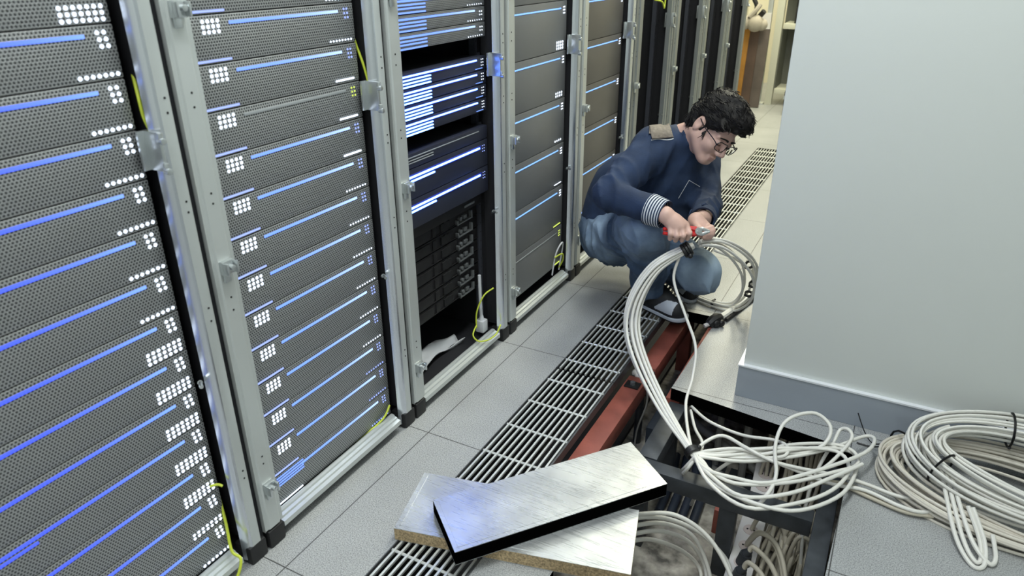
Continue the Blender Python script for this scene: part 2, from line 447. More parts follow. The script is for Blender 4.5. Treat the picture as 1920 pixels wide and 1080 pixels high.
def mount_mesh(left, m):
    b = MB(); y = 0.03 if left else 0.535
    b.box((-0.105, y, 0.04), (-0.085, y+0.014, 2.05))
    for k in range(60): b.cyl((-0.086, y+0.007, 0.08+k*0.0325), (-0.0845, y+0.007, 0.08+k*0.0325), 0.0022, 6, m=1)
    return b.mesh('mounting_rail', [M[m], M['rubber']])

rack_labels = {
    1: 'aluminium server rack cut by the left edge, blue bars running out of frame',
    2: 'aluminium server rack with white dot clusters down its left side',
    3: 'open aluminium server rack half empty, dark trays in its lower half',
    4: 'aluminium rack of tall plain grey panels beyond the half-empty rack',
    5: 'aluminium rack of plain grey panels directly behind the crouching man',
    6: 'empty dark rack just beyond the last lit rack',
    7: 'second empty dark rack beyond the last lit rack',
    8: 'third empty dark rack beyond the last lit rack',
    9: 'empty dark rack at the far end of the row'}
for i in range(1, 10):
    r = thing('server_rack', rack_labels[i], 'rack', (XF, RY(i), 0), 'row of server racks along the aisle')
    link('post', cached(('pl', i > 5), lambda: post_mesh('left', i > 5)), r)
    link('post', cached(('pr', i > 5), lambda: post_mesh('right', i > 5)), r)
    link('bottom_rail', cached('rail', rail_mesh), r)
    link('cabinet_body', cached('cab', cab_mesh), r)
    link('plinth', cached('plinth', plinth_mesh), r)
    for y in (0.030, 0.560): link('foot', cached('foot', foot_mesh), r, (0, y, 0))
    for lf in (True, False):
        link('mounting_rail', cached(('mount', lf, i > 5), lambda: mount_mesh(lf, 'rail_dark')), r)
    for z in (1.182, 0.714, 0.170): link('latch', cached('latch', latch_mesh), r, (0, 0.030, z))
    link('hinge', cached('hinge', hinge_mesh), r, (0.002, 0.524, 0.960))
    sm = MB(); sm.cyl((-0.02, 0.522, 0.495), (-0.004, 0.512, 0.495), 0.004, 8); sm.cyl((-0.02, 0.522, 0.495), (-0.03, 0.530, 0.488), 0.005, 8)
    link('bolt', cached('bolt', lambda: sm.mesh('bolt', M['steel'], smooth=True)), r)

# --- equipment
def bezel_mesh(h, m, back=0.03):
    b = MB(); b.box((-back, 0, 0.0009), (0, W_, h-0.0009)); return b.mesh('bezel', M[m], bevel=0.0025)
def chassis_mesh(h):
    b = MB(); b.box((-0.62, 0.012, 0.003), (-0.03, W_-0.012, h-0.003)); return b.mesh('chassis', M['chassis'])
def bar_mesh(y0, y1, z, t, m, nm='light_bar'):
    b = MB(); b.box((-0.002, y0, z-t/2), (0.0035 if m == 'led_hot' else 0.0012, y1, z+t/2)); return b.mesh(nm, M[m], bevel=0.0006)
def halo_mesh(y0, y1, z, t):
    b = MB(); b.box((-0.002, y0, z-t/2), (0.0010, y1, z+t/2)); return b.mesh('painted_bloom', M['halo'], bevel=0.0008)  # glowing strip added round a light bar as its bloom
def dots_mesh(y0, z0, ny, nz, py, pz, r, m, skew=0.0, nm='status_lights'):
    b = MB()
    for k in range(nz):
        for j in range(ny):
            y = y0+j*py + k*skew; z = z0-k*pz
            b.cyl((-0.001, y, z), (0.0008, y, z), r, 8)
    return b.mesh(nm, M[m])
def screw_mesh():
    b = MB(); b.cyl((-0.028, W_+0.006, 0.0), (-0.022, W_+0.006, 0.0), 0.0035, 8); b.box((-0.034, W_-0.004, -0.02), (-0.028, W_+0.014, 0.02), 1)
    return b.mesh('mounting_ear', [M['steel'], M['rail_dark']])

def server(label, i, z, h, bez, parts, group, name='server', x=XS):
    r = thing(name, label, 'server', (x, RY(i)+0.058, z), group)
    link('bezel', cached(('bz', round(h, 4), bez), lambda: bezel_mesh(h, bez)), r)
    link('chassis', cached(('ch', round(h, 4)), lambda: chassis_mesh(h)), r)
    link('mounting_ear', cached('ear', screw_mesh), r, (0, 0, h*0.62))
    for p in parts:
        kind = p[0]
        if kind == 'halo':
            link('painted_bloom', cached(p, lambda: halo_mesh(*p[1:])), r)
        elif kind == 'bar':
            link('light_bar', cached(p, lambda: bar_mesh(*p[1:])), r)
        elif kind == 'tag':
            link('light_strip', cached(p, lambda: bar_mesh(*p[1:], nm='light_strip')), r)
        else:
            link('status_lights', cached(p, lambda: dots_mesh(*p[1:])), r)
    return r

def pos(k, n):   # how a unit is singled out by its place in the stack
    return ('bottom unit' if k == 0 else 'top visible unit' if k == n-1 else ORD[k] + ' unit up')

h = U2
tz = h-0.0165
# rack 1: perforated grey servers, blue bars
for k in range(14):
    P = [('bar', 0.006, 0.415, tz, 0.0062, 'led_blue' if k < 4 else 'led_blue'),
         ('dot', 0.437, h-0.0125, 2, 3, 0.0115, 0.0105, 0.0036, 'led_white', 0.0015)]
    if k in (0, 1): P.append(('tag', 0.006, 0.10, tz-0.012, 0.004, 'led_violet'))
    if k in (2, 3): P.append(('tag', 0.006, 0.12, tz-0.011, 0.005, 'led_blue'))
    if k in (2, 3, 4, 5, 6, 13): P.append(('dot', 0.386, 0.026, 7, 3, 0.0112, 0.0095, 0.0036, 'led_white'))
    elif k == 1: P.append(('dot', 0.386, 0.016, 7, 2, 0.0112, 0.0095, 0.0034, 'led_white'))
    else: P.append(('dot', 0.392, 0.0085, 7, 1, 0.0108, 0.01, 0.0036, 'led_white'))
    server('perforated grey server with long blue bar, ' + pos(k, 14) + ' of the leftmost rack', 1, UB+U2*k, h, 'bezel', P, 'servers in the leftmost rack')
# rack 2: dot clusters on the left
for k in range(14):
    off = (k == 10)
    P = []
    if k == 0:
        P += [('tag', 0.030, 0.118, h-0.008-0.0075*j, 0.0032, 'led_mid') for j in range(4)]
    else:
        P.append(('dot', 0.052, h-0.0115, 4, 3, 0.0112, 0.0093, 0.0037, 'led_white'))
    P.append(('bar', 0.112, 0.415, tz, 0.0058, 'bar_off' if off else 'led_mid'))
    P.append(('dot', 0.435, h-0.0125, 2, 3, 0.0095, 0.009, 0.0024, 'led_lime' if off else 'led_violet', 0.001))
    P.append(('tag', 0.025, 0.105, 0.0055, 0.0036, 'led_violet' if k else 'led_white'))
    if k in (9, 10, 11): P.append(('tag', 0.385, 0.448, 0.0085, 0.0045, 'led_white'))
    else: P.append(('dot', 0.382, 0.0085, 8, 1, 0.0098, 0.01, 0.0024, 'led_white' if k > 2 else 'led_violet'))
    lab = 'perforated grey server with white dots at left, ' + pos(k, 14) + ' of second rack'
    if off: lab = 'perforated grey server with its light bar unlit and lime dots, in second rack'
    if k == 0: lab = 'perforated grey server with four short blue strips, at the bottom of second rack'
    server(lab, 2, UB+U2*k, h, 'bezel_fine' if False else 'bezel', P, 'servers in the second rack')
# rack 3, upper group: thin perforated units
u = 0.0428
names3 = ['lowest', 'second', 'third', 'topmost']
for k in range(4):
    P = [('bar', 0.02, 0.41, u-0.011, 0.005, 'led_mid')]
    P += [('tag', 0.02, 0.165, u-0.0205-0.0082*j-(0.002 if j == 2 else 0), 0.004, 'led_mid') for j in range(3)]
    P.append(('dot', 0.372, 0.0062, 7, 1, 0.0125, 0.01, 0.0018, 'led_white'))
    P.append(('dot', 0.438, u-0.014, 2, 2, 0.011, 0.009, 0.002, 'led_white'))
    server('thin perforated grey server, ' + names3[k] + ' of the four at the top of third rack', 3, 1.040+u*k, u, 'bezel_fine', P, 'thin grey servers at the top of the third rack')
# rack 3, middle group: navy units
v_ = 0.04125
for k in range(4):
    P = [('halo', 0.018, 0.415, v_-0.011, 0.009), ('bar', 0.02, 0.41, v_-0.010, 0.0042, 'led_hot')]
    P += [('tag', 0.02, 0.17, v_-0.0195-0.0085*j, 0.0034, 'led_hot') for j in range(3)]
    P.append(('dot', 0.440, v_-0.010, 2, 3, 0.0095, 0.0085, 0.0018, 'led_white'))
    P.append(('tag', 0.405, 0.445, 0.006, 0.0018, 'led_blue'))
    server('thin navy server with glowing blue bars, ' + names3[k] + ' of four in third rack', 3, 0.822+v_*k, v_, 'navy', P, 'thin navy servers in the third rack')
server('dark server with unlit grey bar above two bright blue bars, third rack', 3, 0.735, u, 'navy',
       [('bar', 0.02, 0.415, u-0.012, 0.003, 'bar_off')] + [('tag', 0.02, 0.165, u-0.020-0.007*j, 0.0028, 'bar_off') for j in range(2)], 'dark servers in the third rack')
for k, nm in ((0, 'lower'), (1, 'upper')):
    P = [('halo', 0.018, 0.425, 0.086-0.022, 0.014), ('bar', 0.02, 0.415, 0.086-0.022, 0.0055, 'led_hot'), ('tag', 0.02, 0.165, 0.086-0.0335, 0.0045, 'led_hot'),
         ('dot', 0.435, 0.086-0.018, 2, 3, 0.010, 0.009, 0.0018, 'led_violet')]
    server('tall navy server with one bright blue bar, ' + nm + ' of the pair in third rack', 3, 0.563+0.086*k, 0.086, 'navy', P, 'dark servers in the third rack')
# racks 4 and 5: tall plain grey panels
hh = 0.1706
lets = ['bottom', 'second', 'third', 'fourth', 'fifth', 'sixth', 'seventh']
for i, zb, n in ((4, 0.0882, 7), (5, 0.097, 7)):
    for k in range(n):
        P = []
        dim = (i == 4 and k == 0)
        P.append(('bar', 0.02, 0.415, hh-0.026, 0.0046, 'bar_off' if dim else 'led_sky'))
        P.append(('dot', 0.437, hh-0.022, 2, 3, 0.010, 0.010, 0.0030, 'led_lime' if dim else 'led_white'))
        if i == 4:
            if k in (0, 1): P.append(('tag', 0.385, 0.448, 0.010, 0.0045, 'led_lime'))
            elif k == 2: P.append(('tag', 0.385, 0.448, 0.012, 0.003, 'led_white'))
            elif k == 5: P.append(('dot', 0.386, 0.031, 4, 3, 0.0165, 0.0105, 0.0046, 'led_white'))
            elif k == 4: P.append(('dot', 0.386, 0.022, 4, 2, 0.0165, 0.0105, 0.0042, 'led_white'))
            else: P.append(('dot', 0.386, 0.014, 4, 1, 0.0165, 0.0105, 0.0040, 'led_white'))
        lab = 'tall plain grey server, ' + lets[k] + ' from the floor in ' + ('fourth rack' if i == 4 else 'fifth rack, behind the man')
        if dim: lab = 'tall plain grey server with unlit bar and lime lights, bottom of fourth rack'
        server(lab, i, zb+hh*k, hh, 'plain_grey' if i == 4 else 'plain_brown', P, 'tall grey servers in the ' + ('fourth' if i == 4 else 'fifth') + ' rack')

# rack 3, lower half: dark trays with pale latches
M['tray'] = mat('dark_tray', (0.012, 0.011, 0.012), 0.5, 0.2)
M['tray_hole'] = mat('tray_opening', (0.002, 0.002, 0.003), 0.8)
M['tray_latch'] = mat('pale_tray_latch', (0.20, 0.21, 0.215), 0.4, 0.6)
def tray_parts():
    f = MB(); f.box((-0.35, 0.02, 0.001), (0, 0.47, 0.041)); f.box((0, 0.10, 0.006), (0.004, 0.19, 0.036))
    f.box((0, 0.02, 0.003), (0.003, 0.47, 0.006)); f.box((0, 0.205, 0.006), (0.003, 0.225, 0.036))
    o = MB(); o.cyl((0.0, 0.05, 0.021), (0.0045, 0.05, 0.021), 0.013, 14)
    o2 = MB(); o2.cyl((0.0, 0.275, 0.021), (0.0045, 0.275, 0.021), 0.016, 16); o2.box((0.0, 0.25, 0.008), (0.0045, 0.30, 0.034))
    l = MB()
    l.box((0.0, 0.335, 0.004), (0.012, 0.425, 0.008)); l.box((0.0, 0.418, 0.004), (0.012, 0.425, 0.030)); l.box((0.0, 0.335, 0.004), (0.012, 0.341, 0.020))
    l.box((0.0, 0.375, 0.014), (0.010, 0.393, 0.026)); l.cyl((0.0, 0.357, 0.020), (0.011, 0.357, 0.020), 0.007, 10)
    return f.mesh('tray_body', M['tray'], bevel=0.001), o.mesh('opening', M['tray_hole']), o2.mesh('opening', M['tray_hole']), l.mesh('latch', M['tray_latch'], bevel=0.0008)
TP = tray_parts()
for k in range(7):
    lab = 'dark rack tray with pale metal latch, ' + (['lowest', 'second from bottom', 'third from bottom', 'middle one', 'third from top', 'second from top', 'topmost'][k]) + ' of seven in third rack'
    t = thing('rack_tray', lab, 'tray', (-1.185, RY(3)+0.05, 0.218+0.0428*k), 'dark trays in the third rack')
    for nm, me in zip(('tray_body', 'opening', 'opening', 'latch'), TP): link(nm, me, t)
bp_ = thing('blanking_panel', 'dark blank panel between the tall navy servers and the dark trays', 'panel', (-1.165, RY(3)+0.05, 0.520))
MB().box((-.02, .02, 0), (0, .47, .040)).build('plate', M['tray'], bp_, bevel=.002); MB().box((0, .36, .012), (.004, .42, .020)).build('handle', M['tray_latch'], bp_, bevel=.001)

# white plastic sleeve in the bottom of rack 3
ps = MB(); rows = 26; cols = 7
V = []; F = []
for a in range(rows):
    t = a/(rows-1)
    for c in range(cols):
        s_ = c/(cols-1)-0.5
        V.append((-1.165-0.06*math.sin(t*2.4)+s_*0.045, RY(3)+0.075+0.34*t, 0.062+0.018*math.sin(t*5)+0.016*math.cos(s_*5+3*t)+0.004*math.sin(17*t+9*s_)))
for a in range(rows-1):
    for c in range(cols-1):
        F.append((a*cols+c, a*cols+c+1, (a+1)*cols+c+1, (a+1)*cols+c))
ps.add(V, F)
po = ps.build('plastic_film', mat('white_plastic_film', (0.55, 0.56, 0.58), 0.35), smooth=True, angle=80)
so = po.modifiers.new('thickness', 'SOLIDIFY'); so.thickness = 0.002
tag(po, 'crumpled white plastic film lying in the bottom of third rack', 'plastic film')

# grounding wires and loose leads in the racks
def wire(name, label, pts, r, m, cat='wire', group=None):
    o = MB().tube(pts, r, 7).build(name, M[m] if isinstance(m, str) else m, smooth=True, angle=60)
    return tag(o, label, cat, group)
M['lead_white'] = mat('white_lead', (0.62, 0.63, 0.66), 0.4)
y1, y2, y3, y4, y6 = RY(1), RY(2), RY(3), RY(4), RY(6)
wire('grounding_wire', 'yellow-green wire bulging beside the hinge of the leftmost rack', [(-1.17, y1+0.56, 1.10), (-1.135, y1+0.538, 1.05), (-1.130, y1+0.536, 1.015), (-1.132, y1+0.545, 0.985)], 0.0032, 'wire_yg', group='grounding wires')
wire('grounding_wire', 'yellow-green wire hanging out over the bottom rail of the leftmost rack', [(-1.15, y1+0.525, 0.22), (-1.135, y1+0.518, 0.13), (-1.11, y1+0.500, 0.075), (-1.085, y1+0.50, 0.062), (-1.080, y1+0.478, 0.03), (-1.085, y1+0.44, 0.006), (-1.09, y1+0.39, 0.004)], 0.0034, 'wire_yg', group='grounding wires')
wire('grounding_wire', 'yellow-green wire slanting down to the upper hinge of second rack', [(-1.16, y2+0.537, 1.10), (-1.15, y2+0.537, 1.07), (-1.135, y2+0.537, 1.03), (-1.125, y2+0.538, 0.99)], 0.0032, 'wire_yg', group='grounding wires')
wire('grounding_wire', 'yellow-green wire lying under the bottom server of second rack', [(-1.16, y2+0.36, 0.040), (-1.14, y2+0.43, 0.050), (-1.13, y2+0.48, 0.066), (-1.135, y2+0.515, 0.085)], 0.0032, 'wire_yg', group='grounding wires')
wire('grounding_wire', 'yellow-green wire arching over the white lead in third rack', [(-1.12, y3+0.51, 0.22), (-1.135, y3+0.47, 0.205), (-1.15, y3+0.445, 0.15), (-1.15, y3+0.44, 0.09)], 0.0028, 'wire_yg', group='grounding wires')
wire('grounding_wire', 'yellow-green wire looping on the bottom rail of third rack', [(-1.15, y3+0.44, 0.10), (-1.14, y3+0.40, 0.085), (-1.12, y3+0.40, 0.066), (-1.10, y3+0.43, 0.060), (-1.09, y3+0.47, 0.066), (-1.09, y3+0.50, 0.085), (-1.10, y3+0.52, 0.075)], 0.0028, 'wire_yg', group='grounding wires')
wire('power_lead', 'white coiled lead standing upright in the corner of third rack', [(-1.16, y3+0.485, 0.27), (-1.16, y3+0.487, 0.18), (-1.158, y3+0.488, 0.09)], 0.006, 'lead_white', 'cable')
pl = thing('power_plug', 'white plug at the foot of the upright lead in third rack', 'plug', (-1.158, y3+0.488, 0.054))
b = MB(); b.box((-0.016, -0.016, 0), (0.016, 0.016, 0.045)); b.build('plug_body', M['lead_white'], pl, bevel=0.004)
b = MB(); b.cyl((0, 0, 0.045), (0, 0, 0.062), 0.010, 10, 0.006); b.build('strain_relief', M['lead_white'], pl, smooth=True)
wire('grounding_wire', 'yellow-green wire bundle in the lower corner of fourth rack', [(-1.13, y4+0.44, 0.14), (-1.11, y4+0.47, 0.15), (-1.12, y4+0.50, 0.11), (-1.14, y4+0.505, 0.07)], 0.0034, 'wire_yg', group='grounding wires')
wire('signal_lead', 'white lead looping in the lower corner of fourth rack', [(-1.14, y4+0.44, 0.06), (-1.13, y4+0.45, 0.15), (-1.12, y4+0.48, 0.19), (-1.125, y4+0.505, 0.17), (-1.14, y4+0.505, 0.06)], 0.0035, 'lead_white', 'cable')
wire('grounding_wire', 'yellow-green wire crossing the first empty dark rack', [(-1.14, y6+0.36, 1.06), (-1.12, y6+0.41, 1.05), (-1.12, y6+0.45, 1.02), (-1.13, y6+0.49, 1.03), (-1.13, y6+0.50, 1.10)], 0.004, 'wire_yg', group='grounding wires')
wire('grounding_wire', 'short yellow wire poking from beside the leftmost rack low down', [(-1.15, y1+0.50, 0.235), (-1.13, y1+0.515, 0.24), (-1.12, y1+0.52, 0.236)], 0.003, 'wire_yg', group='grounding wires')
# ------------------------------------------------------------------ smooth bodies: distance fields turned into one continuous surface
class Field:
    def __init__(s, lo, hi, h):
        s.h = h; s.lo = np.array(lo, np.float32)
        s.n = np.ceil((np.array(hi)-np.array(lo))/h).astype(int)+1
        s.d = np.full(s.n, 0.25, np.float32)
        s.ax = [s.lo[i]+h*np.arange(s.n[i], dtype=np.float32) for i in range(3)]
    def window(s, lo, hi):
        a = np.clip(np.floor((np.array(lo)-s.lo)/s.h).astype(int), 0, s.n); b = np.clip(np.ceil((np.array(hi)-s.lo)/s.h).astype(int)+1, 0, s.n)
        sl = tuple(slice(a[i], b[i]) for i in range(3))
        return sl, s.ax[0][sl[0]][:, None, None], s.ax[1][sl[1]][None, :, None], s.ax[2][sl[2]][None, None, :]
    def put(s, sl, e, k, op='add'):
        d = s.d[sl]
        if op == 'add':
            if k <= 0: s.d[sl] = np.minimum(d, e); return
            hh = np.maximum(k-np.abs(d-e), 0)/k
            s.d[sl] = np.minimum(d, e)-hh*hh*k*0.25
        elif op == 'sub':
            e = -e; hh = np.maximum(k-np.abs(d-e), 0)/max(k, 1e-6)
            s.d[sl] = np.maximum(d, e)+hh*hh*k*0.25
        elif op == 'and':
            hh = np.maximum(k-np.abs(d-e), 0)/max(k, 1e-6)
            s.d[sl] = np.maximum(d, e)+hh*hh*k*0.25
    def cone(s, a, b, ra, rb, k=0.02, op='add', flat=None):
        a = np.array(a, np.float32); b = np.array(b, np.float32); m = max(ra, rb)+k+0.03
        sl, X, Y, Z = s.window(np.minimum(a, b)-m, np.maximum(a, b)+m)
        ba = b-a; L = float(ba@ba)+1e-9
        t = np.clip(((X-a[0])*ba[0]+(Y-a[1])*ba[1]+(Z-a[2])*ba[2])/L, 0, 1)
        px = X-a[0]-t*ba[0]; py = Y-a[1]-t*ba[1]; pz = Z-a[2]-t*ba[2]
        q = px*px+py*py+pz*pz
        if flat is not None:          # (axis, factor): thinner along that axis
            n = np.array(flat[0], np.float32); n = n/np.linalg.norm(n)
            c = px*n[0]+py*n[1]+pz*n[2]; q = q+c*c*(1/flat[1]**2-1)
        s.put(sl, np.sqrt(q)-(ra+(rb-ra)*t), k, op)
    def ell(s, c, R, rad, k=0.02, op='add'):
        """R: rows are the ellipsoid's axes"""
        c = np.array(c, np.float32); R = np.array(R, np.float32); m = max(rad)+k+0.03
        sl, X, Y, Z = s.window(c-m, c+m)
        k0 = 0; k1 = 0
        for i in range(3):
            q = (X-c[0])*R[i][0]+(Y-c[1])*R[i][1]+(Z-c[2])*R[i][2]
            k0 = k0+(q/rad[i])**2; k1 = k1+(q/rad[i]**2)**2
        k0 = np.sqrt(k0); k1 = np.sqrt(k1)
        s.put(sl, k0*(k0-1)/np.maximum(k1, 1e-4), k, op)
    def plane(s, p, n, k=0.01):
        """keeps the side n points away from"""
        n = np.array(n, np.float32); n = n/np.linalg.norm(n)
        e = (s.ax[0][:, None, None]-p[0])*n[0]+(s.ax[1][None, :, None]-p[1])*n[1]+(s.ax[2][None, None, :]-p[2])*n[2]
        s.put((slice(None),)*3, e.astype(np.float32), k, 'and')
    def ripple(s, amp, f, seed=1):
        r = np.random.RandomState(seed); X, Y, Z = s.ax[0][:, None, None], s.ax[1][None, :, None], s.ax[2][None, None, :]
        near = np.abs(s.d) < 0.06
        n = np.zeros_like(s.d)
        for i in range(5):
            v = r.normal(size=3); v = v/np.linalg.norm(v)*f*(0.6+0.25*i); p = r.uniform(0, 6.28, 3)
            wv = r.normal(size=3)*f*0.5
            n += np.sin(X*v[0]+Y*v[1]+Z*v[2]+p[0]+1.3*np.sin(X*wv[0]+Y*wv[1]+Z*wv[2]+p[1]))/(1+0.4*i)
        s.d = np.where(near, s.d+(amp*n*0.5).astype(np.float32), s.d)
    def folds(s, amp, f, seed=1):
        """creases: sharp ridges along warped lines"""
        r = np.random.RandomState(seed); X, Y, Z = s.ax[0][:, None, None], s.ax[1][None, :, None], s.ax[2][None, None, :]
        near = np.abs(s.d) < 0.06
        n = np.zeros_like(s.d)
        for i in range(3):
            v = r.normal(size=3); v = v/np.linalg.norm(v)*f*(0.7+0.3*i); p = r.uniform(0, 6.28, 6)
            w1 = r.normal(size=3)*f*0.33; w2 = r.normal(size=3)*f*0.25; w3 = r.normal(size=3)*f*0.3
            a = np.sin(X*v[0]+Y*v[1]+Z*v[2]+p[0]+1.8*np.sin(X*w1[0]+Y*w1[1]+Z*w1[2]+p[1])+1.2*np.sin(X*w2[0]+Y*w2[1]+Z*w2[2]+p[2]))
            n += ((1-np.abs(a))**2)*np.clip(0.3+np.sin(X*w3[0]+Y*w3[1]+Z*w3[2]+p[3]), 0, 1)/(1+0.3*i)
        s.d = np.where(near, s.d-(amp*(n-0.25)).astype(np.float32), s.d)
    def surface(s):
        d = s.d; neg = d < 0
        c = np.zeros(s.n-1, np.int8)
        for i in (0, 1):
            for j in (0, 1):
                for k in (0, 1): c += neg[i:s.n[0]-1+i, j:s.n[1]-1+j, k:s.n[2]-1+k]
        act = (c > 0) & (c < 8)
        I = np.argwhere(act); idx = np.full(act.shape, -1, np.int64); idx[act] = np.arange(len(I))
        acc = np.zeros((len(I), 3)); cnt = np.zeros(len(I))
        cor = [(i, j, k) for i in (0, 1) for j in (0, 1) for k in (0, 1)]
        val = {q: d[I[:, 0]+q[0], I[:, 1]+q[1], I[:, 2]+q[2]] for q in cor}
        for q in cor:
            for ax in range(3):
                if q[ax]: continue
                p = list(q); p[ax] = 1; p = tuple(p)
                va, vb = val[q], val[p]; m = (va < 0) != (vb < 0)
                t = np.where(m, va/np.where(m, va-vb, 1), 0)
                pos = np.array(q, float)[None, :].repeat(len(I), 0); pos[:, ax] += t
                acc[m] += pos[m]; cnt[m] += 1
        V = (I+acc/cnt[:, None])*s.h+s.lo
        Fs = []
        for ax in range(3):
            sl0 = [slice(None)]*3; sl1 = [slice(None)]*3; sl0[ax] = slice(0, -1); sl1[ax] = slice(1, None)
            a = neg[tuple(sl0)]; b = neg[tuple(sl1)]; E = np.argwhere(a != b)
            u, w_ = (ax+1) % 3, (ax+2) % 3
            ok = (E[:, u] > 0) & (E[:, w_] > 0) & (E[:, u] < s.n[u]-1) & (E[:, w_] < s.n[w_]-1); E = E[ok]
            def cell(du, dw):
                q = E.copy(); q[:, u] += du; q[:, w_] += dw; return idx[q[:, 0], q[:, 1], q[:, 2]]
            Q = np.stack([cell(-1, -1), cell(0, -1), cell(0, 0), cell(-1, 0)], 1)
            fl_ = ~a[E[:, 0], E[:, 1], E[:, 2]]
            Q[fl_] = Q[fl_][:, ::-1]
            Fs.append(Q)
        return V, np.concatenate(Fs)
    def mesh(s, name, mats, smooth_it=1, pick=None):
        V, F = s.surface()
        F = F[(F >= 0).all(1)]
        for _ in range(smooth_it):
            acc = np.zeros_like(V); cnt = np.zeros(len(V))
            for a in range(4):
                b = (a+1) % 4
                np.add.at(acc, F[:, a], V[F[:, b]]); np.add.at(cnt, F[:, a], 1)
                np.add.at(acc, F[:, b], V[F[:, a]]); np.add.at(cnt, F[:, b], 1)
            V = V*0.5+0.5*acc/np.maximum(cnt, 1)[:, None]
        me = bpy.data.meshes.new(name)
        me.vertices.add(len(V)); me.vertices.foreach_set('co', V.astype(np.float32).ravel())
        me.loops.add(len(F)*4); me.loops.foreach_set('vertex_index', F.astype(np.int32).ravel())
        me.polygons.add(len(F)); me.polygons.foreach_set('loop_start', np.arange(0, len(F)*4, 4, dtype=np.int32))
        for m in mats: me.materials.append(m)
        if pick is not None:
            me.polygons.foreach_set('material_index', pick(V[F].mean(1)).astype(np.int32))
        me.polygons.foreach_set('use_smooth', np.ones(len(F), bool))
        me.update(calc_edges=True); me.validate()
        return me
# ------------------------------------------------------------------ the crouching man
def v3(*a): return np.array(a, float)
CR, CD, CA = v3(*_r), v3(*_d), v3(*_f)
J = dict(pelvis=v3(-.925,2.60,.255), hipR=v3(-.895,2.52,.25), kneeR=v3(-.672,2.21,.415), ankR=v3(-.730,2.425,.085),
         hipL=v3(-.885,2.69,.215), kneeL=v3(-.538,2.43,.200), ankL=v3(-.715,2.62,.075),
         waist=v3(-.880,2.60,.40), chest=v3(-.735,2.53,.555), neck=v3(-.665,2.50,.645),
         shR=v3(-.755,2.385,.625), elR=v3(-.810,2.17,.530), wrR=v3(-.608,2.125,.508),
         shL=v3(-.625,2.665,.560), elL=v3(-.552,2.470,.440), wrL=v3(-.520,2.30,.450))
# head frame: forward, up, the man's right
hf = 0.35*CR+0.80*CD-0.49*CA; hf /= np.linalg.norm(hf)
hu = 0.55*CR-0.60*CD-0.58*CA; hu -= hf*(hu@hf); hu /= np.linalg.norm(hu)
hr = np.cross(hf, hu)
HC = v3(-.545, 2.450, .717)
HS = 0.86
HC = HC+(hf*-.014+hr*.080-hu*.004)*(1-HS)      # the ear stays where it is
def H(f, r, u): return HC+(hf*f+hr*r+hu*u)*HS
HR = np.stack([hf, hr, hu])
HRs = HR/HS

M['skin'] = mat('skin', (0.62, 0.40, 0.33), 0.5, noise=(22, 0.10))
M['lips'] = mat('lips', (0.52, 0.28, 0.24), 0.45)
M['hair'] = mat('black_hair', (0.010, 0.009, 0.009), 0.6, 0, 0.25, bump=(260, 0.8))
M['sweater'] = mat('navy_sweater', (0.013, 0.029, 0.072), 0.85, noise=(14, 0.25), bump=(260, 0.35))
M['stripe'] = mat('pale_stripe', (0.62, 0.64, 0.66), 0.8)
M['shoe'] = mat('black_shoe', (0.014, 0.015, 0.018), 0.6)
M['shoe_white'] = mat('shoe_grey_white', (0.50, 0.54, 0.60), 0.5)

def hand(fd, O, wrist, knuckles, mids, tips, thumb, rp, rf, palm):
    """palm from wrist to knuckles, five separate bent fingers; offsets in metres along the picture's right, down and away"""
    P = lambda o: O+CR*o[0]+CD*o[1]+CA*o[2]
    w0 = P(wrist)
    for kn in knuckles: fd.cone(w0, P(kn), rp, rf*1.15, 0.012)
    fd.cone(P(palm[0]), P(palm[1]), palm[2], palm[2], 0.012)
    for a, b, c in zip(knuckles, mids, tips):
        fd.cone(P(a), P(b), rf*1.08, rf, 0.003); fd.cone(P(b), P(c), rf, rf*0.85, 0.003)
    a, b, c = thumb
    fd.cone(P(a), P(b), rf*1.35, rf*1.15, 0.006); fd.cone(P(b), P(c), rf*1.15, rf*0.95, 0.003)
    return w0

